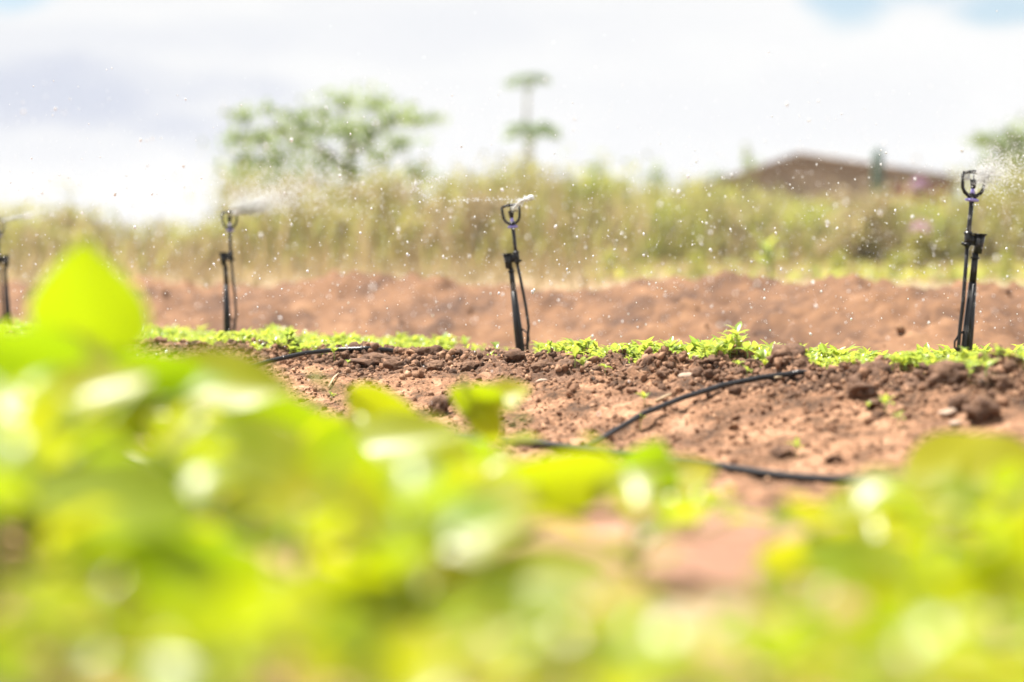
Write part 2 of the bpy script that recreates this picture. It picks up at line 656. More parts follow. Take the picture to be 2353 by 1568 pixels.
# tilled ridge behind
ur = np.arange(-7, 14, 0.045)
vr = np.concatenate([np.arange(1.25, 3.6, 0.04), np.arange(3.6, 6.6, 0.1)])
Ur, Vr = np.meshgrid(ur, vr, indexing='ij')
Xr, Yr = xy_of(Ur, Vr)
top = 0.175 + 0.035 * fbm(Ur, Ur * 0, 0.55, 3) * 1.6
Zr = -0.17 + (top + 0.17) * (0.42 * sstep(1.5, 2.1, Vr + 0.2 * fbm(Xr, Yr, 0.9, 2)) + 0.58 * sstep(2.2, 3.3, Vr + 0.25 * fbm(Xr, Yr, 0.8, 2)))
Zr = Zr - 0.12 * sstep(3.4, 4.3, Vr) + 0.12 * fbm(Ur * .6, Vr, 2.0, 3) * sstep(1.4, 2.0, Vr) + 0.06 * fbm(Xr, Yr, 6, 4, .7)
Zr = Zr - 0.5 * sstep(5.6, 6.6, Vr)
rd = mesh_obj('soil_ridge', np.stack([Xr, Yr, Zr], -1).reshape(-1, 3), grid(ur, vr), M['ridge'])
tag(rd, 'long tilled ridge of bare orange-brown soil behind the sprinklers', None, None, 'structure')


def ridge_z(x, y):
    u, v = uv_of(x, y)
    i = int(np.clip(round((u - ur[0]) / 0.045), 0, len(ur) - 1))
    j = int(np.clip(np.searchsorted(vr, v), 0, len(vr) - 1))
    return float(Zr[i, j])


# ------------------------------------------------------------------ house behind the scrub
def build_house():
    D = 62.0
    apex, eR, eL = P(1835, 357, D), P(2225, 415, D), P(1590, 440, D)
    base_z = float(far_z(apex.x, D)) - 0.1
    root = empty('house', (apex.x, D, base_z))
    tag(root, 'low house with brown pitched roof and red gable corner behind the bushes', 'house')
    ax, az = 0.0, apex.z - base_z
    rx, rz = eR.x - apex.x, eR.z - base_z
    lx, lz = eL.x - apex.x, eL.z - base_z
    dep = 7.0
    m = MB()
    pts = [(lx + .35, 0), (rx - .35, 0), (rx - .35, rz - .02), (ax, az - .14), (lx + .35, lz + .02)]
    n = len(pts)
    v = [(x, .3, z) for x, z in pts] + [(x, dep, z) for x, z in pts]
    f = [tuple(range(n)), tuple(reversed(range(n, 2 * n)))] + [(i, (i + n), (i + 1) % n + n, (i + 1) % n) for i in range(n)]
    m.add(v, f)
    m.build('wall', M['wall'], root, False)
    for (x1, z1) in ((rx, rz), (lx, lz)):
        r = MB()
        t = .12
        v = [(ax, 0, az), (x1, 0, z1), (x1, 0, z1 - t), (ax, 0, az - t)]
        v += [(x, dep + .3, z) for x, _, z in v]
        r.add(v, [(0, 1, 2, 3), (7, 6, 5, 4), (0, 4, 5, 1), (1, 5, 6, 2), (2, 6, 7, 3), (3, 7, 4, 0)])
        ro = r.build('roof', M['roof'], root, False)
        # courses of tile showing as ribs down the slope
        k = 22
        tm = MB()
        for i in range(k):
            y = .15 + i * (dep / k)
            a, b = Vector((ax, y, az + .03)), Vector((x1, y, z1 + .03))
            tm.tube([a, b], .06, 5)
        o = tm.build('tile_ribs', M['roof'], ro)
        o['kind'] = 'stuff'
    p = MB()
    p.box((rx - 1.2, .22, rz * .5), (1.55, .1, rz - .25))
    p.build('panel', M['redpaint'], root, False)
    d = MB()
    d.box((ax + .4, .24, .95), (.9, .08, 1.9))
    dd = d.build('door', M['wood'], root, False)
    h = MB()
    h.box((ax + .75, .17, .95), (.05, .05, .14))
    h.build('handle', M['plastic'], dd, False)
    for wx in (-1.2, 2.0):
        fr = MB()
        fr.box((wx, .25, 1.5), (1.0, .07, .9))
        fo = fr.build('window', M['wood'], root, False)
        pn = MB()
        pn.box((wx, .205, 1.5), (.8, .03, .7))
        pn.build('pane', M['glass'], fo, False)


build_house()


# ------------------------------------------------------------------ background vegetation
def leaf_cloud(centres, radii, n, size, flat=1.0, aspect=0.5, soft=False):
    """Diamond leaves scattered through several lumps: arrays of verts, faces."""
    c = np.asarray(centres, float)
    r = np.asarray(radii, float)
    w = (r ** 2).reshape(len(c), -1)[:, 0]
    k = rng.choice(len(c), n, p=w / w.sum())
    d = rng.normal(size=(n, 3))
    d /= np.linalg.norm(d, axis=1, keepdims=True)
    rad = np.abs(rng.normal(0, .72, n)) if soft else rng.uniform(0.15, 1.0, n) ** 0.5
    rr = r[k] if r.ndim > 1 else np.repeat(r[k][:, None], 3, 1)
    pos = c[k] + d * rad[:, None] * rr * np.array((1, 1, flat))
    s = size * rng.uniform(0.6, 1.4, n)
    T = rand_rot(n) * s[:, None, None]
    bv = [(-1, 0, 0), (0, -aspect, 0.1), (1, 0, 0), (0, aspect, 0.1)]
    return batch(bv, [(0, 1, 2, 3)], T, pos)


def shrub_meshes(kind, matname, count, n, size, lumps, shape):
    out = []
    for i in range(count):
        cs, rs = [], []
        for _ in range(lumps):
            a, q = random.uniform(0, 6.28), random.uniform(0, 1) ** .5
            h = random.uniform(0.15, 1.0)
            wid = shape(h)
            cs.append((math.cos(a) * q * wid, math.sin(a) * q * wid, h))
            rs.append(random.uniform(0.16, 0.32))
        v, f = leaf_cloud(cs, rs, n, size, soft=(i > 0))
        crown = mesh_obj(kind + '_crown', v, f, M[matname], smooth=False, link=False)
        sm = MB()
        for _ in range(9):
            a = random.uniform(0, 6.28)
            e = cs[random.randrange(lumps)]
            sm.tube([(math.cos(a) * .05, math.sin(a) * .05, -.08), (e[0] * .45, e[1] * .45, e[2] * .5), e], [.022, .015, .006], 5)
        stem = mesh_obj(kind + '_stems', sm.v, sm.f, M['bark'], link=False)
        out.append((crown, stem))
    return out


SH = {
    'olive': shrub_meshes('olive', 'olive', 3, 1700, .037, 28, lambda h: .62 * (1 - .35 * h)),
    'lime': shrub_meshes('lime', 'lime', 3, 1500, .038, 28, lambda h: .6 * (1 - .45 * h)),
    'dry': shrub_meshes('dry', 'dry', 3, 1700, .034, 26, lambda h: .55 * (1 - .2 * h)),
}


def shrub(kind, xd, ytop, d, width_px, label):
    topz = P(xd, ytop, d).z
    x = P(xd, 600, d).x
    gzv = float(far_z(x, d)) - .03
    h = max(.35, topz - gzv)
    root = empty('shrub', (x, d, gzv), (0, 0, random.uniform(0, 6.28)))
    w = width_px * d / FPX / 1.3
    root.scale = (w, w, h / 1.15)
    tag(root, label, 'bush', 'scrub bushes behind the tilled soil')
    crown, stem = random.choice(SH[kind])
    obj_of('crown', crown, root)
    obj_of('stem', stem, root)
    return root


PLACE = ['at the far left edge', 'behind the tall foreground leaf', 'left of the second sprinkler from left', 'just right of the second sprinkler from left',
         'under the left side of the broad tree', 'under the trunk of the broad tree', 'under the right side of the broad tree',
         'left of the middle sprinkler', 'right behind the middle sprinkler', 'right of the papaya trees', 'left of the yellow-green sapling',
         'behind the yellow-green sapling', 'in front of the house gable', 'in front of the brown roof slope', 'below the cactus column',
         'left of the nearest sprinkler', 'right behind the nearest sprinkler', 'at the far right edge']
PX = [20, 160, 400, 590, 650, 780, 920, 1060, 1190, 1320, 1500, 1660, 1790, 1890, 2010, 2120, 2240, 2340]
WORDK = {'olive': 'olive-green', 'lime': 'yellow-green', 'dry': 'dry brownish'}
rows = [
    # kind pattern, depth, y of the tops
    (['olive', 'lime', 'olive', 'olive', 'dry', 'olive', 'olive', 'lime', 'olive', 'lime', 'olive', 'lime', 'olive', 'lime', 'olive', 'lime', 'olive', 'lime'], 40.0,
     [505, 500, 545, 450, 440, 425, 400, 385, 360, 395, 410, 425, 425, 440, 440, 445, 430, 400], 'tall'),
    (['dry', 'olive', 'dry', 'lime', 'olive', 'dry', 'lime', 'dry', 'lime', 'dry', 'dry', 'olive', 'dry', 'olive', 'lime', 'dry', 'dry', 'olive'], 31.0,
     [540, 530, 560, 500, 505, 490, 480, 470, 460, 470, 470, 480, 500, 480, 470, 490, 500, 480], 'low'),
]
rows.append((['lime', 'dry', 'lime', 'dry', 'lime', 'lime', 'dry', 'olive', 'dry', 'olive', 'lime', 'dry', 'lime', 'dry', 'dry', 'lime', 'olive', 'dry'], 36.0,
             [520, 490, 550, 470, 460, 470, 430, 420, 420, 425, 440, 445, 455, 455, 455, 460, 455, 440], 'mid-height'))
for kinds, d0, tops, size in rows:
    for i, k in enumerate(kinds):
        xd = PX[i] + random.uniform(-45, 45)
        shrub(k, xd, tops[i] - 20 + 26 * (1640 < PX[i] < 2200) + random.uniform(-30, 22), d0 + random.uniform(-3, 3) + max(0, 41 - d0) * (PX[i] > 1450), random.uniform(250, 340),
              f'{size} {WORDK[k]} scrub bush {PLACE[i]}')

# small low bright plants on the straw field at right
for xd, yd, w, lab in ((1930, 625, 60, 'low bright green weed clump on the straw field left of the nearest sprinkler'),
                       (2310, 648, 70, 'low bright green weed clump on the field at the far right edge'),
                       (1400, 600, 90, 'low lime weed clump right of the middle sprinkler behind the soil ridge'),
                       (2060, 610, 80, 'pale green weed clump below the pink blossoms'),
                       (1600, 610, 70, 'pale green weed clump left of the sapling behind the ridge')):
    r = shrub('lime', xd, yd - 18, 24.0, w, lab)
    r.name = 'weed_clump'
    r['category'] = 'weed'
    r['group'] = 'weed clumps on the straw field'

# dry grass between the bushes: nobody could count it
n = 13000
gxs = rng.uniform(-11, 11, n)
gys = rng.uniform(17.5, 48, n)
keep = np.abs(gxs) < 0.24 * gys + 1
gxs, gys = gxs[keep], gys[keep]
n = len(gxs)
hh = rng.uniform(.15, .62, n) * (0.55 + 0.45 * sstep(-.3, .3, fbm(gxs, gys, .35, 2)))
hh = hh * (0.35 + 0.65 * sstep(20, 30, gys))
hh = np.where((gxs / gys > .045) & (gys < 39), hh * .25, hh)
az = rng.uniform(0, 6.28, n)
lean = rng.normal(0, .16, (n, 2))
T = np.zeros((n, 3, 3))
T[:, 0, 0], T[:, 1, 0] = np.cos(az) * .02, np.sin(az) * .02
T[:, 0, 2], T[:, 1, 2], T[:, 2, 2] = lean[:, 0] * hh, lean[:, 1] * hh, hh
T[:, 0, 1], T[:, 1, 1] = -np.sin(az) * .02, np.cos(az) * .02
v, f = batch([(-1, 0, -.1), (1, 0, -.1), (.6, 0, .6), (0, 0, 1), (-.6, 0, .6)], [(0, 1, 2, 3, 4)], T, np.stack([gxs, gys, far_z(gxs, gys)], -1))
gr = mesh_obj('dry_grass', v, f, M['dry'], smooth=False)
tag(gr, 'dry brown grass and stems between the scrub bushes', 'grass', None, 'stuff')


# tall reedy grass standing among the bushes
n = 3900
txd = rng.uniform(-60, 2420, n)
tys = np.where(txd > 1450, rng.uniform(38, 46, n), rng.uniform(27, 41, n))
tgx = (txd - 1176.5) / FPX * tys
tops_ = np.interp(txd, [0, 300, 440, 560, 700, 900, 1100, 1250, 1480, 1600, 1750, 2000, 2353], [500, 520, 545, 450, 430, 410, 405, 400, 415, 430, 455, 465, 430])
tz0 = far_z(tgx, tys)
want = CAMZ + (660 - (tops_ + 2 + 120 * fbm(tgx, tys, .7, 3))) / FPX * tys - tz0
hh = np.clip(want, .2, 2.2) * (1 - .75 * rng.random(n) ** 1.6)
az = rng.uniform(0, 6.28, n)
T = np.zeros((n, 3, 3))
wd = rng.uniform(.005, .014, n)
T[:, 0, 0], T[:, 1, 0] = np.cos(az) * wd, np.sin(az) * wd
T[:, 0, 2], T[:, 1, 2], T[:, 2, 2] = rng.normal(0, .26, n) * hh, rng.normal(0, .26, n) * hh, hh
T[:, 0, 1], T[:, 1, 1] = -np.sin(az) * .14, np.cos(az) * .14
tv, tf = batch([(-1, 0, -.05), (1, 0, -.05), (1.3, .2, .5), (0, 1, 1), (-1.3, .2, .5)], [(0, 1, 2, 3, 4)], T, np.stack([tgx, tys, tz0], -1))
half = rng.random(n) < .55
for nm, mk, lab, sel in (('tall_grass', 'olive', 'tall yellow-olive grass standing among the scrub bushes', half), ('tall_grass', 'dry', 'tall brownish dry stems standing among the scrub bushes', ~half)):
    idx = np.where(sel)[0]
    vsel = tv.reshape(n, 5, 3)[idx].reshape(-1, 3)
    o = mesh_obj(nm, vsel, np.arange(len(vsel)).reshape(-1, 5), M[mk], smooth=False)
    tag(o, lab, 'grass', None, 'stuff')


# low green weeds creeping over the straw field at right
n = 2600
wyd = rng.uniform(19.5, 37, n)
wxd = rng.uniform(1350, 2450, n)
wgx = (wxd - 1176.5) / FPX * wyd
kp = fbm(wgx, wyd * .5, .9, 3) > .12
wgx, wyd = wgx[kp], wyd[kp]
n = len(wgx)
wz = far_z(wgx, wyd) + rng.uniform(.0, .09, n)
tv, tf = batch([(-1, 0, 0), (0, -.5, .1), (1, 0, 0), (0, .5, .1)], [(0, 1, 2, 3)], rand_rot(n) * rng.uniform(.03, .075, n)[:, None, None], np.stack([wgx, wyd, wz], -1))
o = mesh_obj('ground_weeds', tv, tf, M['lime'], smooth=False)
tag(o, 'low green weeds creeping over the straw field', 'weeds', None, 'stuff')


def broad_tree(name, label, D, blobs, trunk, leaf, n, mat='tree'):
    """blobs: (xd, yd, rx_px, ry_px); trunk: list of limb polylines in photograph points with px radii."""
    bx = P(trunk[0][0][0][0], 600, D).x
    gz0 = float(far_z(bx, D)) - .1
    root = empty(name, (bx, D, gz0))
    tag(root, label, 'tree')
    off = Vector((bx, D, gz0))
    k = D / FPX
    cs, rs = [], []
    for (x, y, rx, ry) in blobs:
        dz = random.uniform(-.9, .9)
        cs.append(P(x, y, D + dz) - off)
        rs.append((rx * k, (rx + ry) / 2 * k, ry * k))
    v, f = leaf_cloud(cs, rs, n, leaf, soft=True)
    mesh_obj('crown', v, f, M[mat], root, smooth=False)
    first = True
    for pts, r in trunk:
        m = MB()
        q = [P(x, y, D + random.uniform(-.15, .15)) - off for x, y in pts]
        if first:
            q[0].z = -.1
        m.tube(q, [r * k * (1 - .55 * i / (len(q) - 1)) for i in range(len(q))], 8)
        m.build('trunk' if first else 'limb', M['bark'], root)
        first = False
    return root


broad_tree('broad_tree', 'broad feathery green tree with two-lobed crown left of the papaya trees', 46.0,
           [(560, 270, 55, 35), (600, 320, 60, 30), (560, 370, 50, 25), (640, 370, 70, 40), (690, 330, 45, 30), (620, 250, 30, 18), (740, 260, 40, 30),
            (790, 230, 60, 30), (860, 240, 60, 30), (800, 300, 70, 40), (850, 310, 60, 40), (900, 270, 60, 35), (960, 275, 50, 25), (1000, 275, 30, 14),
            (720, 300, 60, 35), (690, 265, 50, 25), (540, 320, 50, 30), (650, 300, 60, 30), (660, 420, 80, 30), (560, 400, 60, 30), (920, 330, 60, 30), (960, 400, 60, 30), (740, 370, 60, 35), (800, 390, 60, 35), (870, 360, 40, 30), (700, 410, 60, 30), (870, 420, 60, 30), (620, 415, 50, 25), (780, 440, 80, 30)],
           [([(800, 640), (803, 480), (805, 380), (803, 310)], 15), ([(803, 400), (760, 350), (690, 320), (620, 290)], 8),
            ([(804, 360), (850, 310), (900, 270), (950, 270)], 7), ([(804, 340), (790, 280), (780, 230)], 6)], .075, 3900)
broad_tree('slender_tree', 'ragged pale green tree rising at the far right edge behind the spray', 50.0,
           [(2260, 322, 35, 18), (2310, 330, 35, 30), (2345, 320, 35, 35), (2320, 300, 16, 22), (2350, 370, 60, 30), (2290, 380, 50, 25), (2400, 340, 60, 60)],
           [([(2345, 640), (2342, 450), (2335, 340), (2318, 290)], 9), ([(2342, 420), (2300, 350), (2260, 322)], 5)], .08, 1700)


# faint far trees through the bright air
for i, (xd, yt, w, lab) in enumerate(((1505, 372, 60, 'faint distant thin tree between the papaya trees and the house'), (1650, 385, 80, 'faint distant bushy tree left of the house gable'),
                                      (1716, 335, 24, 'faint distant slim pole-like tree beside the house gable'), (1370, 365, 70, 'faint distant tree right of the papaya trees'))):
    broad_tree('distant_tree', lab, 95.0, [(xd, yt + 25, w * .4, 26), (xd + 8, yt + 60, w * .5, 30), (xd - 12, yt + 90, w * .5, 30)],
               [([(xd, 640), (xd, 480), (xd + 2, yt + 10)], 4)], .14, 260)


def papaya(xd, ycrown, D, rad_px, nleaf, label, ybase=640):
    k = D / FPX
    c = P(xd, ycrown, D)
    b = P(xd, ybase, D)
    gz0 = float(far_z(b.x, D)) - .2
    root = empty('papaya_tree', (c.x, D, gz0))
    tag(root, label, 'tree', 'papaya trees behind the scrub')
    h = c.z - gz0
    m = MB()
    m.tube([(0, 0, 0), (.05, 0, h * .4), (-.03, 0, h * .75), (0, 0, h)], [8 * k, 6.5 * k, 5 * k, 4 * k], 10)
    m.build('trunk', M['papaya_bark'], root)
    R = rad_px * k
    for i in range(nleaf):
        a = i * 2.399 + random.uniform(-.2, .2)
        el = random.uniform(-.35, .95)
        L_ = R * random.uniform(.55, .72)
        tip = Vector((math.cos(a) * math.cos(el) * L_, math.sin(a) * math.cos(el) * L_, math.sin(el) * L_ * .55))
        lm = MB()
        lm.tube([(0, 0, 0), tip * .55 + Vector((0, 0, .05 * R)), tip], [.8 * k, .7 * k, .5 * k], 5)
        # palmate blade of seven fingers drooping from the stalk end
        for s in range(7):
            b2 = a + (s - 3) * .52
            ln = R * .42 * (1 - .07 * abs(s - 3))
            d1 = Vector((math.cos(b2), math.sin(b2), -.65)).normalized()
            sd2 = Vector((-math.sin(b2), math.cos(b2), 0))
            e = tip + d1 * ln
            mid = tip + d1 * ln * .55 + Vector((0, 0, .04 * R))
            w = ln * .22
            lm.add([tip, mid + sd2 * w, e, mid - sd2 * w], [(0, 1, 2, 3)])
        lo = lm.build('leaf', M['papaya'], root, smooth=False)
        lo.location = (0, 0, h)
    for q in range(5):
        fm = MB()
        a = q * 1.3
        fm.add([Vector((math.cos(a) * 10 * k, math.sin(a) * 10 * k, h - (14 + 5 * (q % 2)) * k)) + Vector(p) * 6 * k for p in ICO_V * np.array((.7, .7, 1.2))], [tuple(t) for t in ICO_F])
        fm.build('fruit', M['papaya'], root)


papaya(1212, 183, 72.0, 60, 20, 'tall papaya tree with its small umbrella crown high against the sky')
papaya(1222, 300, 60.0, 80, 20, 'shorter papaya tree with a drooping crown in front of the tall one')


def cactus():
    D = 55.0
    k = D / FPX
    b = P(2016, 600, D)
    gz0 = float(far_z(b.x, D)) - .1
    root = empty('cactus', (b.x, D, gz0))
    tag(root, 'dark green column cactus standing in front of the brown roof slope', 'cactus')
    h = P(2016, 342, D).z - gz0

    def column(x0, z0, z1, r):
        S = 20
        v, f = [], []
        zs = [z0, z0 + (z1 - z0) * .3, z0 + (z1 - z0) * .7, z1 - r * 1.0, z1 - r * .35, z1]
        rs = [r * .8, r, r, r * .92, r * .65, r * .1]
        for z, q in zip(zs, rs):
            for s in range(S):
                a = 2 * math.pi * s / S
                qq = q * (1.0 if s % 2 == 0 else .8)
                v.append((x0 + math.cos(a) * qq, math.sin(a) * qq, z))
        for i in range(len(zs) - 1):
            for s in range(S):
                f.append((i * S + s, i * S + (s + 1) % S, (i + 1) * S + (s + 1) % S, (i + 1) * S + s))
        f.append(tuple(range((len(zs) - 1) * S, len(zs) * S)))
        m = MB()
        m.add(v, f)
        return m
    column(0, -.1, h, 13 * k).build('stem', M['cactus'], root)
    for sx, zz, lab in ((.26, .62, 0), (-.24, .5, 0)):
        m = column(sx, h * zz * .72, h * (zz + .06), 10 * k)
        m.tube([(0, 0, h * zz * .66), (sx * .6, 0, h * zz * .66), (sx, 0, h * zz * .74)], [7 * k, 7 * k, 8 * k], 8)
        m.build('arm', M['cactus'], root)


cactus()


def flowering(xd, yd, w, D, label, n):
    k = D / FPX
    x = P(xd, 600, D).x
    gz0 = float(far_z(x, D))
    zt = P(xd, yd, D).z
    root = empty('flowering_bush', (x, D, gz0))
    tag(root, label, 'bush', 'bushes with pink blossom near the house')
    cs = [(random.uniform(-.7, .7) * w * k, random.uniform(-.4, .4), random.uniform(.25, 1.0) * (zt - gz0) * .8) for _ in range(8)]
    v, f = leaf_cloud(cs, [w * k * .55] * 8, 900, .05)
    mesh_obj('crown', v, f, M['olive'], root, smooth=False)
    v, f = leaf_cloud([(0, -w * k * .5, zt - gz0)], [w * k * .55], n, .05, .8)
    mesh_obj('blossom', v, f, M['pink'], root, smooth=False)
    m = MB()
    for c in cs:
        m.tube([(0, 0, -.05), (c[0] * .4, c[1] * .4, c[2] * .6), c], [.03, .02, .008], 5)
    m.build('stem', M['bark'], root)


flowering(2105, 428, 34, 44.0, 'pink flowering bush against the red corner of the house', 300)
flowering(2110, 530, 42, 30.0, 'pale pink flowering bush lower down left of the nearest sprinkler', 130)


def big_leaf(L_, W, droop, curl, n=8, m=4):
    """Long arched blade along +x starting at the origin."""
    v, f = [], []
    for i in range(n + 1):
        t = i / n
        wv = W * math.sin(math.pi * min(1, .08 + .92 * t) ** .8) if t < 1 else 0
        for j in range(m + 1):
            s = j / m * 2 - 1
            v.append((L_ * t * (1 - droop * .25 * t * t), s * wv, L_ * (.35 * t - droop * t * t) + curl * wv * s * s))
    for i in range(n):
        for j in range(m):
            a = i * (m + 1) + j
            f.append((a, a + 1, a + m + 2, a + m + 1))
    return v, f


def sapling(name, xd, ybase, ytop, D, label, mat, leaves, cat='plant'):
    b = P(xd, ybase, D)
    root = empty(name, b)
    tag(root, label, cat)
    h = P(xd, ytop, D).z - b.z
    m = MB()
    m.tube([(0, 0, -.15), (.02, 0, h * .4), (-.02, 0, h * .72)], [.02, .016, .008], 6)
    m.build('stem', M['stalk'], root)
    for (ax, zf, ln, wd, dr, tilt) in leaves:
        v, f = big_leaf(ln * h, wd * h, dr, .25)
        o = mesh_obj('leaf', v, f, M[mat], root)
        o.location = (0, 0, zf * h)
        o.rotation_euler = (0, -tilt, ax)
    return root


sapling('sapling', 1765, 645, 525, 20.0, 'bright yellow-green sapling with slanting leaves on the field behind the ridge', 'seedling',
        [(math.pi - .2, .55, .75, .13, .25, .75), (math.pi + .5, .3, .6, .12, .4, .4), (.3, .35, .5, .1, .5, .5), (-.5, .6, .45, .1, .5, .9), (1.8, .5, .5, .1, .4, .6)])
sapling('arching_plant', 165, 560, 410, 36.0, 'pale arching plant stalk against the sky at left', 'olive',
        [(math.pi, .6, .55, .07, .9, 1.1), (math.pi + .3, .8, .5, .07, 1.2, 1.0), (.2, .7, .3, .06, .7, .9), (2.0, .4, .5, .06, .6, .8)])

# ------------------------------------------------------------------ sprinklers


def sprinkler(xd, yb, d, lean, side, label, fork_yaw=0.0, H=0.5):
    b = P(xd, yb, d)
    zg = bed_top(b.x, b.y)
    root = empty('sprinkler', (b.x, b.y, b.z), (0.0, lean, 0.0))
    tag(root, label, 'sprinkler', 'sprinklers standing along the seedling bed')
    s = side                                     # riser hangs on this side of the stake
    g = (b.z - zg)
    zt = 0.285
    # stake: ribbed taper, wider towards the soil
    m = MB()
    m.tube([(0, 0, -.10), (0, 0, .0), (0, 0, .07), (0, 0, .205)], [.006, .0158, .0150, .0105], 10, squash=.9)
    m.tube([(0, 0, .2052), (0, 0, zt)], [.0092, .0085], 10, squash=.85)
    st = m.build('stake', M['plastic'], root)
    for sy in (-1, 1):
        rb = MB()
        rb.box((0, sy * .0125, .10), (.005, .007, .2))
        rb.build('rib', M['plastic'], st)
    r = MB()
    r.tube([(0, 0, .270), (0, 0, .2745)], .0125, 12)
    r.build('collar', M['plastic'], root)
    # bracket with a lipped cup and its clip round the riser
    m = MB()
    m.tube([(-s * .006, 0, .284), (-s * .008, 0, .333)], [.0115, .0145], 12)
    m.tube([(-s * .008, 0, .3332), (-s * .008, 0, .337)], [.019, .019], 12)
    m.box((s * .010, 0, .318), (.022, .012, .028))
    br = m.build('bracket', M['plastic'], root)
    ox = s * .0235
    c = MB()
    c.tube([(ox, 0, .300), (ox, 0, .341)], .0095, 12)
    c.tube([(ox, 0, .3045), (ox, 0, .309)], .0128, 12)
    c.tube([(ox, 0, .333), (ox, 0, .3375)], .0122, 12)
    c.box((ox + s * .010, 0, .307), (.012, .009, .008))
    c.build('clip', M['plastic'], br)
    # riser above, feed tube below
    m = MB()
    m.tube([(ox, 0, .295), (ox * .98, 0, .36), (ox * .95, 0, .424)], [.0062, .0060, .0066], 10)
    m.build('riser', M['hose'], root)
    bow = .012 if side > 0 else -.002
    m = MB()
    pts = [(ox, 0, .2955), (ox + s * (bow * .5), -.002, .23), (ox + s * bow, -.003, .15), (ox + s * (bow + .002), -.003, .08), (ox + s * bow * .3, -.004, .03), (ox - s * .004, -.006, -.03)]
    m.tube(pts, .0052, 10)
    m.build('feed_tube', M['hose'], root)
    # hook that guides the tube at the foot of the stake
    m = MB()
    pts = [(s * .012, -.002, .075), (s * .026, -.003, .062), (s * .034, -.003, .045), (s * .033, -.003, .03), (s * .024, -.003, .02), (s * .012, -.002, .014)]
    m.tube(pts, .0028, 6)
    m.build('hook', M['plastic'], st)
    # head
    hx = ox * .95
    nut = MB()
    nut.tube([(hx, 0, .4205), (hx, 0, .4245), (hx, 0, .4285)], [.013, .0165, .0150], 12)
    for k in range(6):
        a = k * math.pi / 3
        nut.box((hx + math.cos(a) * .0155, math.sin(a) * .0155, .4245), (.005, .005, .006), (0, 0, a))
    nut.build('nut', M['lilac'], root)
    hd = MB()
    hd.tube([(hx, 0, .4287), (hx, 0, .437), (hx, 0, .442)], [.012, .0125, .008], 12)
    head = hd.build('head', M['plastic'], root)
    fk = MB()
    w = .0305
    for q in (-1, 1):
        arm = [(hx, 0, .434), (hx + q * .011, 0, .4365), (hx + q * .021, 0, .444), (hx + q * .0275, 0, .456), (hx + q * (w - .001), 0, .474), (hx + q * w, 0, .494)]
        arm = [(hx + (x - hx) * math.cos(fork_yaw), (x - hx) * math.sin(fork_yaw), z) for x, _, z in arm]
        fk.tube(arm, [.0052, .0052, .005, .0047, .0044, .0044], 8)
    cf, sf = math.cos(fork_yaw), math.sin(fork_yaw)
    fk.tube([(hx - w * cf, -w * sf, .4945), (hx - w * .5 * cf, -w * .5 * sf, .4985), (hx, 0, .4995), (hx + w * .5 * cf, w * .5 * sf, .4985), (hx + w * cf, w * sf, .4945)], [.0046, .0046, .0056, .0046, .0046], 8)
    fk.build('fork', M['plastic'], head)
    nz = MB()
    nz.tube([(hx, 0, .4422), (hx, 0, .4475), (hx, 0, .455)], [.0075, .0055, .005], 10)
    nz.build('nozzle', M['lilac'], head)
    sp = MB()
    sp.tube([(hx, 0, .4552), (hx, 0, .462), (hx, 0, .470), (hx, 0, .4805)], [.0055, .0075, .0085, .0105], 10)
    sp.tube([(hx, 0, .4807), (hx, 0, .496)], .0026, 8)
    sp.box((hx + .010, -.002, .4775), (.022, .004, .004))
    sp.build('spinner', M['plastic'], head)
    m4 = Matrix.Translation(root.location) @ Euler(root.rotation_euler).to_matrix().to_4x4()
    return m4 @ Vector((hx, 0, .487))


S1 = sprinkler(2219, 826, 6.46, math.radians(5.0), -1, 'nearest black sprinkler at right with feed tube left of its stake')
S2 = sprinkler(1196, 806, 8.3, math.radians(-6.6), 1, 'middle black sprinkler leaning left and throwing a white jet', 0.15)
S3 = sprinkler(523, 772, 9.75, math.radians(-1.6), 1, 'second black sprinkler from left standing upright with a bowed feed tube', 0.1)
S4 = sprinkler(20, 762, 10.7, math.radians(-3.2), -1, 'far black sprinkler cut off by the left edge', 0.2)

# ------------------------------------------------------------------ hoses and supply pipe


def smooth_pts(p, k=8):
    p = [Vector(q) for q in p]
    out = []
    for i in range(len(p) - 1):
        a, b, c, d = p[max(i - 1, 0)], p[i], p[i + 1], p[min(i + 2, len(p) - 1)]
        for j in range(k):
            t = j / k
            out.append(.5 * ((2 * b) + (c - a) * t + (2 * a - 5 * b + 4 * c - d) * t * t + (3 * b - a - 3 * c + d) * t ** 3))
    out.append(p[-1])
    return out


pp = []
for u in np.arange(-3.3, 6.6, 0.3):
    x, y = xy_of(u, -1.72 + 0.015 * math.sin(u * 2.1))
    pp.append(Vector((x, y, bed_top(x, y) + .012)))
pm = MB()
pm.tube(smooth_pts(pp, 3), .0095, 10)
pipe = pm.build('supply_pipe', M['hose'])
tag(pipe, 'long black supply pipe lying along the foot of the seedling bed', 'pipe')


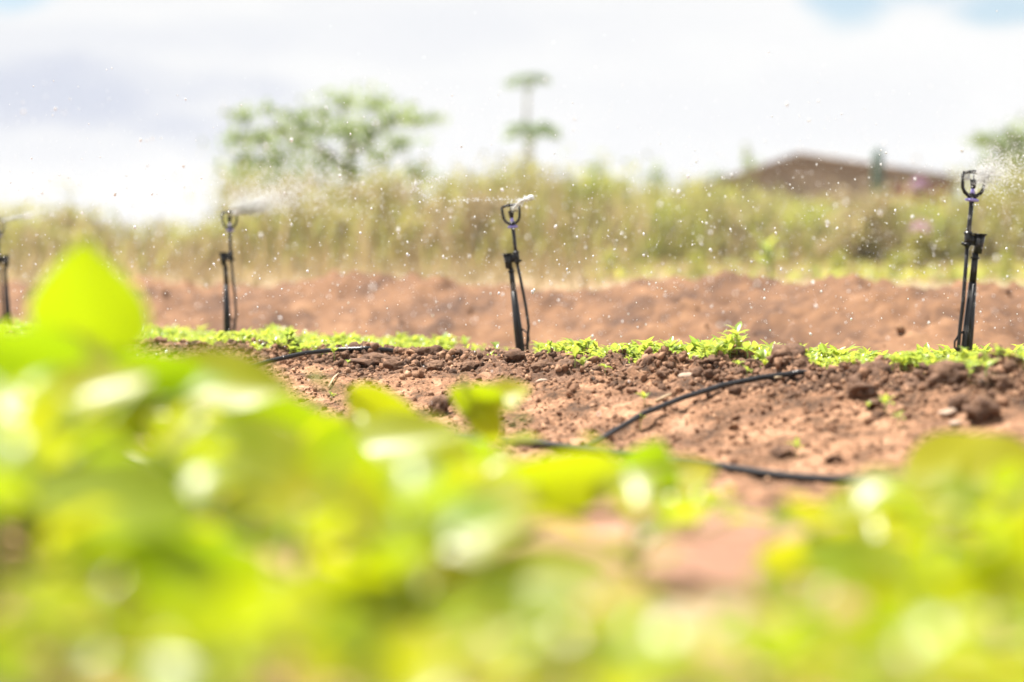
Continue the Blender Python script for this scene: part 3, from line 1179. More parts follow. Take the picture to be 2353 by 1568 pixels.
def hose(pts, label, r=.0066, extra=None):
    # on the sight lines the hose is seen along, resting on the soil or arching just clear of it
    fine = []
    for a, b in zip(pts[:-1], pts[1:]):
        fine += [(a[0] + (b[0] - a[0]) * t / 4, a[1] + (b[1] - a[1]) * t / 4) for t in range(4)]
    fine.append(pts[-1])
    fine = [tuple(p) for p in fine]
    dd = []
    for x, y in fine:
        rr, d_ = ray(x, y), 4.0
        while d_ < 12:
            p = Vector((0, 0, CAMZ)) + rr * d_
            if p.z < bed_top(p.x, p.y) + r + .003:
                break
            d_ += .01
        dd.append(d_)
    lin = np.linspace(dd[0], dd[-1], len(dd))
    dd = np.minimum(dd, lin + .12)
    for _ in range(6):
        dd = np.convolve(np.pad(dd, 1, mode='edge'), (.25, .5, .25), 'valid')
    q = [P(x, y, d_) for (x, y), d_ in zip(fine, dd)]
    if extra:
        q += [q[-1] + Vector(e) for e in extra]
    m = MB()
    m.tube(smooth_pts(q), r, 10)
    o = m.build('feeder_hose', M['hose'])
    tag(o, label, 'hose', 'feeder hoses from the supply pipe')
    return o


hose([(1340, 1032), (1400, 998), (1480, 950), (1570, 914), (1660, 886), (1750, 868), (1845, 856)], 'black feeder hose curving up the slope to the dark clod at right', .0070, [(.06, .10, -.012), (.14, .3, -.02), (.2, .5, -.05)])
hose([(430, 905), (500, 872), (560, 850), (620, 830), (700, 812), (770, 804), (850, 801)], 'black feeder hose bending over the bed edge left of the middle sprinkler', .0070, [(.10, .06, -.012), (.25, .2, -.04)])

# ------------------------------------------------------------------ clods, stones, straws, crumbs


def lump_mesh(name, seed, mat, rough=.35, fine=True):
    rs = np.random.default_rng(seed)
    v = (ICO3_V if fine else ICO2_V).copy()
    f = ICO3_F if fine else ICO2_F
    off = rs.uniform(0, 50, 3)
    n1 = perlin(v[:, 0] * 1.3 + off[0] + v[:, 2], v[:, 1] * 1.3 + off[1] - v[:, 2] * .7)
    n2 = perlin(v[:, 0] * 3.6 + off[1] + v[:, 2] * 2.9, v[:, 1] * 3.6 + off[2] + v[:, 2])
    n3 = perlin(v[:, 0] * 8 + off[1] - v[:, 2] * 7, v[:, 1] * 8 + off[0] + v[:, 2] * 5)
    v *= (1 + rough * 1.5 * n1 + rough * 1.1 * n2 - rough * .9 * np.abs(n2) + rough * .9 * n3)[:, None]
    return mesh_obj(name, v, f, M[mat], smooth=False, link=False)


CLODS = [lump_mesh('clod', 30 + i, 'clod', .5) for i in range(6)]
STONES = [lump_mesh('stone', 70 + i, 'stone', .2, False) for i in range(3)]
WSTONES = [lump_mesh('stone', 80 + i, 'white_stone', .2, False) for i in range(3)]


def lump(name, meshes, xd, yd, wpx, hpx, label, cat, group=None, sink=.35, rot=None):
    p = ground_hit(xd, yd + hpx * .35)
    d = p.y
    k = d / FPX
    o = obj_of(name, random.choice(meshes))
    zg = bed_top(p.x, p.y)
    rx, rz = wpx * k / 2, hpx * k / 2
    o.location = (p.x, p.y + rx * .5, zg + rz * (1 - sink))
    o.scale = (rx, rx * .9, rz)
    o.rotation_euler = (random.uniform(-.2, .2), rot if rot is not None else random.uniform(-.2, .2), random.uniform(0, 6))
    tag(o, label, cat, group)
    return o


for xd, yd, w, h, lab in (
        (1810, 838, 95, 60, 'dark brown soil clod at the end of the right hose'),
        (2010, 850, 90, 55, 'dark pointed soil clod on the crest between the right hose and the nearest sprinkler'),
        (1985, 905, 75, 45, 'rounded dark clod below the pointed clod on the slope'),
        (2190, 868, 105, 75, 'largest dark clod below the nearest sprinkler'),
        (2110, 880, 60, 30, 'flat dark clod left of the largest clod'),
        (2300, 885, 90, 45, 'dark clod behind the leafy sprout at the right edge'),
        (2340, 850, 60, 50, 'dark clod on the crest touching the right edge'),
        (2260, 945, 80, 60, 'broad soft brown clod low on the slope at right'),
        (2210, 925, 50, 45, 'dark lump under the leafy sprout at right'),
        (1645, 840, 55, 30, 'brown clod just left of the right hose'),
        (1720, 838, 60, 32, 'brown clod above the right hose'),
        (1690, 855, 40, 22, 'low reddish clod touching the right hose'),
        (985, 808, 55, 38, 'round clod on the crest left of the middle sprinkler'),
        (865, 826, 110, 38, 'long dark clod at the end of the left hose'),
        (908, 842, 48, 32, 'smooth reddish clod in front of the long dark clod'),
        (1050, 815, 45, 26, 'small dark clod on the crest two hand widths left of the middle sprinkler'),
        (1120, 820, 50, 24, 'dark clod at the foot of the middle sprinkler'),
        (1180, 830, 60, 30, 'crumbly clod straight in front of the middle sprinkler'),
        (1245, 845, 44, 28, 'dark clod beside the bright bushy sprout'),
        (1300, 845, 52, 28, 'brown clod behind the bright bushy sprout'),
        (1080, 850, 46, 24, 'brown clod on the slope left of the bushy sprout'),
        (1000, 850, 40, 22, 'brown clod on the slope right of the reddish clod'),
        (1010, 940, 50, 55, 'dark shaded clod between two foreground leaves'),
        (755, 792, 80, 30, 'dark soil lump under the seedling tuft left of the left hose'),
        (1455, 845, 40, 22, 'small clod on the crest near the midpoint between the middle and nearest sprinklers'),
        (2010, 935, 45, 30, 'dark clod on the slope below the rounded clod'),
        (1830, 915, 40, 20, 'small dark clod on the open slope right of the hose'),
        (1800, 1040, 60, 26, 'low dark clod just above the supply pipe'),
        (2020, 960, 36, 22, 'small dark clod with a green shoot beside it'),
        (1920, 1050, 40, 22, 'dark clod near the supply pipe at right'),
):
    lump('soil_clod', CLODS, xd, yd, w, h, lab, 'clod', 'soil clods on the bed', .35)
for xd, yd, w, h, lab in (
        (2180, 945, 50, 22, 'pale pinkish stone on the slope below the largest clod'),
        (1580, 862, 46, 22, 'pale stone on the slope left of the right hose'),
        (1245, 878, 34, 16, 'small pale stone on the slope below the bushy sprout'),
        (1000, 832, 26, 14, 'small pale pebble on the slope left of the middle sprinkler'),
        (2195, 970, 30, 14, 'small pale stone under the larger pale stone')):
    lump('stone', STONES, xd, yd, w, h, lab, 'stone', 'pale stones on the bed', .3)
for xd, yd, d, w, h, rot, lab in ((450, 714, 14.8, 13, 27, .5, 'whitish stone chip on the ridge left of the second sprinkler from left'),
                                  (556, 722, 14.2, 12, 26, .6, 'pinkish white chip on the ridge right of the second sprinkler from left')):
    p = P(xd, yd, d)
    o = obj_of('stone', random.choice(WSTONES))
    o.scale = (w / 2 * d / FPX, w / 2 * d / FPX, h / 2 * d / FPX)
    best = min((abs(ridge_z(*(P(xd, yd, q).xy)) - P(xd, yd, q).z), q) for q in np.arange(11, 17, .05))[1]
    o.location = P(xd, yd, best)
    o.rotation_euler = (0, rot, 0)
    tag(o, lab, 'stone', 'pale chips on the ridge')

for x0, y0, x1, y1, lab in ((1108, 832, 1130, 820, 'pale straw stub on the crest left of the middle sprinkler'), (1228, 823, 1252, 815, 'grey twig lying on the crest clods'),
                            (1506, 928, 1556, 905, 'pale twig lying on the slope left of the right hose'), (755, 890, 778, 858, 'thin pale root on the slope under the left hose'),
                            (1780, 875, 1810, 868, 'dark split twig on the slope above the right hose'), (2020, 640, 2020, 640, None)):
    if not lab:
        continue
    a, b = ground_hit(x0, y0, .006), ground_hit(x1, y1, .006)
    m = MB()
    mid = (a + b) / 2 + Vector((0, 0, .006))
    for q in (a, mid, b):
        q.z = max(q.z, bed_top(q.x, q.y) + .004)
    m.tube([a, mid, b], [.0028, .0034, .002], 6)
    o = m.build('twig', M['straw'])
    tag(o, lab, 'twig', 'twigs and straws on the bed')

# crumbs of soil over the slope and crest: nobody could count them
n = 26000
cu = rng.uniform(-3.0, 4.5, n)
cv = np.where(rng.random(n) < .45, rng.normal(-.72, .14, n), rng.uniform(-1.85, -.5, n))
cx, cy = xy_of(cu, cv)
cz = np.array([bed_top(a, b) for a, b in zip(cx, cy)])
sz = np.exp(rng.normal(math.log(.0029), .6, n))
sz = np.clip(sz * (1 + .5 * np.exp(-((cv + .72) / .2) ** 2)), .0016, .013)
jit = []
T = rand_rot(n) * (sz[:, None, None] * rng.uniform(.6, 1.3, (n, 1, 3)))
v, f = batch(ICO_V, ICO_F, T, np.stack([cx, cy, cz + sz * .25], -1))
v = v + rng.normal(0, 1, v.shape) * np.repeat(sz, 12)[:, None] * .24
cr = mesh_obj('soil_crumbs', v, f, M['crumb'], smooth=False)
tag(cr, 'loose crumbs of red-brown soil over the bed slope', 'soil', None, 'stuff')
n = 4200
cu = np.concatenate([rng.uniform(-3.0, 3.0, n // 2), rng.normal(.0, .45, n // 4), rng.normal(-2.2, .5, n - n // 2 - n // 4)])
cv = rng.normal(-.74, .10, n) - np.abs(rng.normal(0, .12, n)) * (rng.random(n) < .4)
cx, cy = xy_of(cu, cv)
ok = fbm(cx, cy, 5, 2) > -.15
cu, cv, cx, cy = cu[ok], cv[ok], cx[ok], cy[ok]
n = len(cx)
cz = np.array([bed_top(a, b) for a, b in zip(cx, cy)])
sz = np.clip(np.exp(rng.normal(math.log(.0062), .5, n)), .003, .022)
T = rand_rot(n) * (sz[:, None, None] * rng.uniform(.6, 1.3, (n, 1, 3)))
v, f = batch(ICO2_V, ICO2_F, T, np.stack([cx, cy, cz + sz * .2], -1))
v = v + rng.normal(0, 1, v.shape) * np.repeat(sz, len(ICO2_V))[:, None] * .13
cr = mesh_obj('crest_crumbs', v, f, M['clod'], smooth=False)
tag(cr, 'dark moist crumbs of soil heaped along the bed crest', 'soil', None, 'stuff')
n = 450
cu = rng.uniform(-6, 12, n)
cv = rng.uniform(1.6, 3.9, n)
cx, cy = xy_of(cu, cv)
cz = np.array([ridge_z(a, b) for a, b in zip(cx, cy)])
sz = np.clip(np.exp(rng.normal(math.log(.009), .55, n)), .004, .034)
T = rand_rot(n) * (sz[:, None, None] * rng.uniform(.6, 1.3, (n, 1, 3)))
v, f = batch(ICO_V, ICO_F, T, np.stack([cx, cy, cz + sz * .2], -1))
cr = mesh_obj('ridge_crumbs', v, f, M['ridge'], smooth=False)
tag(cr, 'loose lumps of orange-brown soil over the tilled ridge', 'soil', None, 'stuff')

# ------------------------------------------------------------------ seedlings


def seed_leaf(L_, W, droop, fold, n=4):
    v, f = [], []
    prof = [.25, .85, 1.0, .62, .04]
    for i in range(n + 1):
        t = i / n
        w = W * prof[i]
        z = L_ * (.45 * t - droop * t * t)
        v += [(L_ * t, -w, z + fold * w), (L_ * t, 0, z), (L_ * t, w, z + fold * w)]
    for i in range(n):
        a = i * 3
        f += [(a, a + 1, a + 4, a + 3), (a + 1, a + 2, a + 5, a + 4)]
    return np.array(v), np.array(f)


SEED_VARIANTS = [(.030, .0062, .25, .35), (.026, .0072, .5, .3), (.022, .0060, .1, .5), (.034, .0066, .6, .3)]
SLEAF = [mesh_obj('seed_leaf', *seed_leaf(*a), M['seedling'], link=False) for a in SEED_VARIANTS]
sm = MB()
sm.tube([(0, 0, -.008), (.001, 0, .012), (0, 0, .027)], [.0013, .0012, .0010], 5)
SSTEM = mesh_obj('seed_stem', sm.v, sm.f, M['stalk'], link=False)


def seed_plan(k):
    """Leaves of one seedling: (variant, yaw, tilt, z, scale)."""
    out = []
    a0 = random.uniform(0, 6.28)
    for i in range(k):
        out.append((random.randrange(4), a0 + i * 2.4 + random.uniform(-.3, .3), random.uniform(.0, .75), random.uniform(.018, .027), random.uniform(.75, 1.15)))
    return out


def seedling(x, y, s, label, group, k=None):
    root = empty('seedling', (x, y, bed_top(x, y)), (random.uniform(-.15, .15), random.uniform(-.15, .15), random.uniform(0, 6)))
    root.scale = (s, s, s)
    tag(root, label, 'seedling', group)
    obj_of('stem', SSTEM, root)
    for var, yaw, tilt, z, sc in seed_plan(k or random.randint(4, 6)):
        o = obj_of('leaf', SLEAF[var], root)
        o.location = (0, 0, z)
        o.rotation_euler = (0, -tilt, yaw)
        o.scale = (sc, sc, sc)
    return root


lone = [
    (1125, 828, 1.25, 'clear young seedling with pointed leaves on bare clods left of the middle sprinkler'),
    (1205, 826, 1.05, 'thin-leaved seedling right at the foot of the middle sprinkler'),
    (1165, 815, .8, 'tiny sprout between the clear seedling and the middle sprinkler'),
    (1265, 838, .7, 'tiny single sprout on the clods right of the middle sprinkler'),
    (1320, 858, 1.45, 'bright bushy sprout standing alone on the slope below the crest row'),
    (1342, 856, 1.3, 'second stem crowded against the bright bushy sprout'),
    (768, 836, 1.15, 'two-leaved sprout below the left hose on orange soil'),
    (797, 842, .75, 'tiny pointed sprout right of the two-leaved sprout'),
    (738, 822, 1.0, 'bent sprout leaning beside the left hose'),
    (1390, 868, .7, 'tiny round-leaved sprout on the slope right of the bushy sprout'),
    (1530, 845, 1.0, 'sprout on the slope edge left of the brown clod'),
    (2262, 900, 1.7, 'large leafy sprout on the dark clods under the nearest sprinkler at right'),
    (2228, 905, 1.1, 'smaller sprout touching the large leafy sprout'),
    (1480, 940, .9, 'small sprout just left of the right hose on the slope'),
    (1472, 985, .9, 'small sprout under the lower end of the right hose'),
    (2035, 955, 1.0, 'small shoot beside the dark clods on the right slope'),
    (1995, 950, .6, 'tiny leaf shoot left of the small shoot on the right slope'),
    (1830, 1050, .8, 'short grassy shoot low on the slope above the supply pipe'),
    (1715, 880, .8, 'tiny shoot leaning over the right hose'),
    (2065, 985, .8, 'pale thin shoot lower on the right slope'),
    (815, 818, 1.1, 'seedling arching over the end of the left hose'),
    (760, 925, .8, 'thin grassy shoot between foreground leaves at left'),
]
for xd, yd, s, lab in lone:
    p = ground_hit(xd, yd)
    seedling(p.x, p.y, s, lab, None)

# the dense rows: the 300 that show largest one by one, the rest as one mass
n = 15000
su = rng.uniform(-3.0, 7.0, n)
sv = np.where(rng.random(n) < .4, rng.uniform(-.88, -.35, n), rng.uniform(-.5, .6, n))
sx, sy = xy_of(su, sv)
pxd = 1176.5 + sx / sy * FPX
dens = fbm(sx, sy, 2.2, 3)
keep = (np.abs(sx / sy) < .25) & (dens > -.5)
bare = (pxd > 1040) & (pxd < 1235) & (sv < .75)
thin = rng.random(n)
keep &= ~(bare & (thin < .96))
# ragged front: rows start further back between the tufts
front = -.70 - .16 * sstep(.9, 1.6, su) + .22 * perlin(su * 1.7, su * 0 + 4.2) + .14 * ((pxd > 850) & (pxd < 1240))
keep &= sv > front
keep &= ~((pxd > 860) & (pxd < 1040) & (sv < -.1))
su, sv, sx, sy, pxd = su[keep], sv[keep], sx[keep], sy[keep], pxd[keep]
order = np.argsort(sy + 6 * np.clip(sv - front[keep], 0, .3))
scl = rng.uniform(.7, 1.15, len(su)) * (.8 + .75 * sstep(.0, .5, fbm(sx, sy, 2.6, 2)))
GL = 'small bright green seedling in the dense front rows of the bed crest'
for i in order[:278]:
    seedling(sx[i], sy[i], scl[i], GL, 'seedlings in the dense front rows', 5)
vs_, fs_, base = [], [], 0
for i in order[278:]:
    zz = bed_top(sx[i], sy[i])
    for var, yaw, tilt, z, sc in seed_plan(4):
        lv, lf = seed_leaf(*SEED_VARIANTS[var])
        mt = np.array(Euler((0, -tilt, yaw)).to_matrix()) * (scl[i] * sc)
        vs_.append(lv @ mt.T + np.array((sx[i], sy[i], zz + z * scl[i])))
        fs_.append(lf + base)
        base += len(lv)
so = mesh_obj('seedling_mass', np.concatenate(vs_), np.concatenate(fs_), M['seedling'])
tag(so, 'dense carpet of bright green seedlings further back along the bed', 'seedlings', None, 'stuff')
stv, stf = batch(np.array([(-1, 0, 0), (1, 0, 0), (1, 0, 1), (-1, 0, 1)], float), np.array([(0, 1, 2, 3)]),
                 np.stack([np.diag((.0012, .0012, .026 * scl[i])) for i in order[278:]]), np.array([(sx[i], sy[i], bed_top(sx[i], sy[i])) for i in order[278:]]))
so2 = mesh_obj('seedling_stalks', stv, stf, M['stalk'], smooth=False)
tag(so2, 'thin pale stalks under the carpet of seedlings', 'seedlings', None, 'stuff')

# ------------------------------------------------------------------ leafy crop in front


def crop_leaf(L_, W, petiole, arch, cup, wav, seed):
    r = random.Random(seed)
    n, m = 12, 8
    v, f = [], []
    ph = r.uniform(0, 6)
    for i in range(n + 1):
        t = i / n
        prof = (math.sin(math.pi * t ** .72) ** .75) if 0 < t < 1 else 0.0
        w = W * max(prof, .02)
        for j in range(m + 1):
            s = j / m * 2 - 1
            x = petiole + L_ * t
            z = L_ * (.25 * t - arch * t * t) + cup * w * abs(s) ** 1.5 + wav * math.sin(t * 9 + ph + (s > 0) * 1.7) * abs(s) ** 2 * W * .5
            v.append((x, s * w, z))
    for i in range(n):
        for j in range(m):
            a = i * (m + 1) + j
            f.append((a, a + 1, a + m + 2, a + m + 1))
    mb = MB()
    mb.add(v, f)
    mb.tube([(0, 0, -petiole * .25), (petiole * .5, 0, -petiole * .05), (petiole + L_ * .25, 0, -.001)], [.0030, .0024, .0012], 6)
    return mesh_obj('crop_leaf', mb.v, mb.f, M['crop'], link=False)


CLEAF = [crop_leaf(.085, .040, .06, .22, .25, .10, 1), crop_leaf(.075, .038, .05, .38, .15, .16, 2), crop_leaf(.095, .042, .07, .12, .35, .08, 3),
         crop_leaf(.065, .034, .05, .30, .28, .14, 4), crop_leaf(.055, .030, .035, .18, .2, .1, 5)]


def crop_plant(x, y, ztop, label, group, k=9, size=1.0, up=.0):
    zg = float(bed_z(x, y)) - .005
    h = max(.05, ztop - zg)
    root = empty('leafy_plant', (x, y, zg), (0, 0, random.uniform(0, 6.28)))
    tag(root, label, 'plant', group)
    st = MB()
    st.tube([(0, 0, -.01), (.003, .002, h * .35), (0, 0, h * .62)], [.0045, .0036, .0026], 7)
    st.build('stem', M['stalk'], root)
    for i in range(k):
        q = (i + .5) / k
        z = h * (.10 + .50 * q)
        tilt = .15 + .75 * q + random.uniform(-.2, .2) + up
        o = obj_of('leaf', CLEAF[random.randrange(5)], root)
        s = size * random.uniform(.75, 1.15) * (1.1 - .35 * q)
        reach = (h - z) / max(.3, math.sin(min(1.4, tilt + .1))) / .14
        s = min(s, max(.35, reach))
        o.location = (0, 0, z)
        o.scale = (s, s, s)
        o.rotation_euler = (random.uniform(-.35, .35), -tilt, i * 2.399 + random.uniform(-.3, .3))
    if k:
        zm = max((Matrix.LocRotScale(o.location, o.rotation_euler, o.scale) @ Vector(c)).z for o in root.children for c in o.bound_box if o.name.startswith('leaf'))
        q = max(.6, min(2.0, h / zm * 1.12))
        root.scale = (q, q, q)
    return root


def hero_plant(leaves, label, extra=4):
    '''A crop plant whose most visible blades are placed one by one: (xd, yd, d, length px, width px, angle of the tip in the view, how far the face leans up).'''
    xd, yd, d = leaves[0][:3]
    c = P(xd, yd, d)
    x0, y0 = c.x, c.y + .02
    zg = float(bed_z(x0, y0)) - .005
    root = empty('leafy_plant', (x0, y0, zg))
    tag(root, label, 'plant')
    st = MB()
    st.tube([(0, 0, -.01), (.003, .004, max(.03, (c.z - zg) * .3)), (0, .0, max(.05, (c.z - zg) * .55))], [.0045, .0036, .0026], 7)
    st.build('stem', M['stalk'], root)
    hz = max(.05, (c.z - zg) * .55)
    for (xd, yd, d, lp, wp, ang, up) in leaves:
        k = d / FPX
        L_, W = lp * k, wp * k / 2
        me = crop_leaf(L_, W, L_ * .45, .10, .25, .12, int(xd + yd))
        o = obj_of('leaf', me, root)
        a = math.radians(ang)
        tip = Vector((math.cos(a), .25, math.sin(a)))
        nrm = Vector((0, -math.cos(math.radians(up)), math.sin(math.radians(up))))
        tip = (tip - nrm * tip.dot(nrm)).normalized()
        yv = nrm.cross(tip)
        R3 = Matrix((tip, yv, nrm)).transposed()
        o.rotation_euler = R3.to_euler()
        o.location = P(xd, yd, d) - tip * (L_ * .45 + L_ * .5) - Vector((x0, y0, zg))
        pm_ = MB()
        pm_.tube([(0, 0, hz * .8), Vector((0, 0, hz)) * .5 + o.location * .5 + Vector((0, .01, 0)), o.location], .0022, 6)
        pm_.build('petiole', M['stalk'], root)
    for i in range(extra):
        o = obj_of('leaf', CLEAF[random.randrange(5)], root)
        s = random.uniform(.7, 1.0)
        o.scale = (s, s, s)
        o.location = (0, 0, hz * (.3 + .15 * i))
        o.rotation_euler = (random.uniform(-.35, .35), -random.uniform(.1, .6), i * 2.399 + xd)
    return root


hero_plant([(212, 668, 2.97, 330, 275, 88, -32), (120, 860, 2.83, 320, 200, 170, 50), (330, 850, 3.04, 300, 170, 20, -25)], 'tallest yellow-green leafy plant rising past the horizon at left')
hero_plant([(390, 930, 3.04, 300, 190, 10, 62), (520, 900, 3.10, 330, 170, -25, 35)], 'leafy plant with a pale shining blade right of the tallest plant')
hero_plant([(700, 985, 3.17, 420, 210, -22, -28), (560, 1090, 2.62, 380, 250, 200, 52), (930, 1040, 3.17, 300, 170, -10, 50)], 'leafy plant sweeping right below the left hose')
hero_plant([(890, 930, 3.9, 200, 100, -18, -25)], 'leafy plant with a pointed blade left of the dark shaded clod', 3)
hero_plant([(1095, 915, 4.0, 140, 100, 150, -20), (1165, 920, 4.0, 120, 95, 20, 50), (1120, 960, 4.0, 120, 80, -60, -30)], 'leafy plant whose pair of blades overlaps the slope below the middle sprinkler', 3)
hero_plant([(1470, 1085, 3.50, 240, 200, 75, -30), (1560, 1110, 3.50, 180, 120, 0, 50)], 'leafy plant under the lower end of the right hose')
hero_plant([(2215, 1085, 3.45, 300, 190, 20, 58), (2320, 1110, 3.31, 260, 190, -10, 50), (2150, 1180, 3.31, 240, 140, 200, 50)], 'bright leafy plant nearest the right edge in front of the clods')
hero_plant([(1890, 1255, 2.69, 320, 190, 170, -28), (2010, 1170, 2.90, 280, 120, 5, 62)], 'leafy plant below the supply pipe at right')
hero_plant([(1250, 1085, 3.24, 360, 170, 175, -28), (1020, 1110, 3.17, 300, 160, 20, 52), (1120, 1180, 2.62, 240, 190, 15, 62)], 'leafy plant with a pale blade in the middle of the front bed')
hero_plant([(80, 1000, 2.48, 300, 170, 165, 62), (70, 800, 2.69, 280, 190, 150, -28), (200, 930, 2.62, 320, 170, 10, 48)], 'broad leafy plant filling the left edge below the horizon')
hero_plant([(880, 1120, 2.48, 440, 250, -15, -30), (700, 1200, 2.21, 400, 240, 190, 50), (1080, 1250, 2.35, 360, 220, 15, 50)], 'wide yellow leafy plant in the middle foreground')
hero_plant([(1000, 1400, 2.07, 380, 260, 5, 62), (820, 1330, 2.07, 320, 240, 150, -35), (1250, 1360, 2.07, 360, 220, -10, 48)], 'leafy plant with a large mint-pale blade low in the middle')
hero_plant([(2180, 1300, 2.21, 350, 210, 20, -30), (1960, 1330, 2.21, 300, 200, 160, 50), (2060, 1390, 2.07, 160, 140, 60, 62)], 'leafy plant with a round white glint in front at right')
hero_plant([(250, 1180, 2.07, 420, 250, 190, 50), (450, 1270, 2.07, 340, 240, 20, -30)], 'leafy plant low at left below the pale shining blade')


ENV = [(-100, 760), (0, 770), (90, 800), (350, 850), (420, 880), (600, 925), (800, 960), (960, 985), (1100, 985), (1250, 1040), (1380, 1040), (1480, 1015), (1600, 1060),
       (1660, 1190), (1740, 1230), (1800, 1170), (1950, 1160), (2080, 1110), (2150, 1030), (2300, 1020), (2460, 1000)]


def env(xd):
    return float(np.interp(xd, [e[0] for e in ENV], [e[1] for e in ENV]))


cnt = 0
fillers, row = [], 0
d = 4.1
while d > 1.42:
    step = 0.085 + .012 * d
    x = -.26 * d - .1
    while x < .26 * d + .1:
        xx, yy = x + random.uniform(-.03, .03), d + random.uniform(-.06, .06)
        xd = 1176.5 + xx / yy * FPX
        thinout = .12
        if 1150 < xd < 1820 and yy > 1.95:
            thinout = .7
        if xd > 1500 and yy < 1.3:
            thinout = .45
        if xd > 1700 and yy > 3.0:
            thinout = .9
        for hx_, hy_, hr in ((1270, 1170, 110), (1640, 1190, 140), (1560, 1330, 70), (2080, 1480, 70)):
            # bare gaps in the crop: spots of ground, as wide as the gap looks
            q_ = (P(hx_, hy_, 1.0) - Vector((0, 0, CAMZ)))
            dg = (-.07 - CAMZ) / q_.z
            if abs(xx - q_.x * dg) < hr * dg / FPX * 1.1 and -.75 < yy - dg < .2:
                thinout = .97
        if random.random() > thinout:
            zt = P(xd, max(env(xd) + random.uniform(5, 90) + (3.4 - yy) * 60, 700), yy).z
            if yy < 1.95:      # the closest plants stay low
                zt = P(xd, 1300 + random.uniform(0, 150), yy).z
            zg = float(bed_z(xx, yy))
            zt = min(zt, zg + .24)
            if zt - zg > .03:
                o = crop_plant(xx, yy, zt, 'yellow-green leafy crop plant in the blurred bed in front', 'leafy crop plants in the front bed', 9, random.uniform(.62, .92))
                fillers.append((row, xd, zt - zg, o))
                cnt += 1
        x += step
    d -= .15 + .02 * d
    row += 1
ROWS = ['front-most', 'second', 'third', 'fourth', 'fifth', 'sixth', 'seventh', 'eighth', 'ninth', 'tenth', 'eleventh', 'twelfth', 'thirteenth', 'fourteenth', 'fifteenth']
MARK = [(150, 'below the far left sprinkler'), (330, 'below the tallest leaf'), (520, 'below the pale shining blade'), (700, 'below the left hose'), (900, 'left of the pointed blade'),
        (1080, 'below the long dark clod'), (1230, 'below the middle sprinkler'), (1420, 'below the bushy sprout'), (1620, 'below the right hose'), (1850, 'below the end of the right hose'),
        (2060, 'below the rounded clod'), (2260, 'below the nearest sprinkler'), (9999, 'at the right edge')]
seen = {}
for rw, xd, h, o in fillers:
    mark = next(t for lim, t in MARK if xd < lim)
    seen.setdefault((row - 1 - rw, mark), []).append((h, o))
for (rk, mark), lst in seen.items():
    lst.sort(key=lambda t: -t[0])
    for i, (h, o) in enumerate(lst):
        word = '' if len(lst) == 1 else ('taller ' if i == 0 else 'lower ' if i == len(lst) - 1 else 'mid-sized ')
        rn = ROWS[min(rk, 14)] + (' crop row' if rk == 0 else ' crop row from front')
        o['label'] = f'{word}leafy plant in the {rn} {mark}'

# ------------------------------------------------------------------ water


def drops(name, pos, sz, label, stretch=None, fine=True):
    n = len(pos)
    pos = np.asarray(pos, float)
    sz = np.asarray(sz, float)
    if stretch is None:
        T = np.repeat(np.eye(3)[None], n, 0) * sz[:, None, None]
    else:
        dr, kf = stretch
        dr = dr / np.linalg.norm(dr, axis=1, keepdims=True)
        a = np.cross(dr, np.array((.1, 1, .2)))
        a /= np.linalg.norm(a, axis=1, keepdims=True)
        b = np.cross(dr, a)
        T = np.stack([dr * (sz * kf)[:, None], a * sz[:, None], b * sz[:, None]], -1)
    v, f = batch(ICO_V if fine else OCT_V, ICO_F if fine else OCT_F, T, pos)
    o = mesh_obj(name, v, f, M['water'])
    tag(o, label, 'water', None, 'stuff')
    return o


# falling drops all over the bed
n = 15000
dx = rng.uniform(-3.2, 3.2, n)
dy = rng.uniform(4.6, 12.5, n)
yd_ = np.where(rng.random(n) < .88, rng.normal(560, 140, n), rng.uniform(180, 800, n))
dz = CAMZ + (660 - yd_) / FPX * dy
ok = (np.abs(dx / dy) < .235) & (dz > bed_z(dx, dy) + .03)
dx, dy, dz = dx[ok], dy[ok], dz[ok]
sz = np.clip(np.exp(rng.normal(math.log(.00108), .55, len(dx))), .0008, .0045)
fall = np.stack([rng.normal(0, .35, len(dx)), rng.normal(0, .3, len(dx)), -np.ones(len(dx))], -1)
drops('water_drops', np.stack([dx, dy, dz], -1), sz, 'fine white water drops falling all over the bed', (fall, rng.uniform(1, 1.9, len(dx))))


def fan(origin, dirs, n, rmin, rmax, spread, s0, s1, name, label, drop=.25, streak=2.2):
    """Drops thrown outward from a sprinkler along the given directions."""
    k = rng.integers(0, len(dirs), n)
    dv = np.asarray(dirs, float)[k] + rng.normal(0, spread, (n, 3))
    dv /= np.linalg.norm(dv, axis=1, keepdims=True)
    r = rmin + np.minimum(rng.exponential((rmax - rmin) * .45, n), rmax * 2.2) * rng.uniform(.3, 1, n)
    pos = np.asarray(origin)[None] + dv * r[:, None]
    pos[:, 2] -= drop * r * r
    vel = dv.copy()
    vel[:, 2] -= 2 * drop * r
    sz = rng.uniform(s0, s1, n)
    return drops(name, pos, sz, label, (vel, rng.uniform(1, streak, n)), False)


def stream(pts, r0, r1, n, jit, name, label):
    """A continuous rope of water breaking into drops."""
    q = smooth_pts(pts, 14)
    m = MB()
    k = len(q)
    rad = [(r0 + (r1 - r0) * i / (k - 1)) * random.uniform(.6, 1.35) for i in range(k)]
    q = [p + Vector((random.gauss(0, jit * .3), random.gauss(0, jit * .3), random.gauss(0, jit * .3))) for p in q]
    m.tube(q, rad, 7)
    for _ in range(n):
        c = q[random.randrange(k)] + Vector((random.gauss(0, jit), random.gauss(0, jit), random.gauss(0, jit)))
        s = random.uniform(.001, .0028)
        m.add([c + Vector(p) * s for p in ICO_V], [tuple(t) for t in ICO_F])
    o = m.build(name, M['water'])
    tag(o, label, 'water', None, 'stuff')
    return o


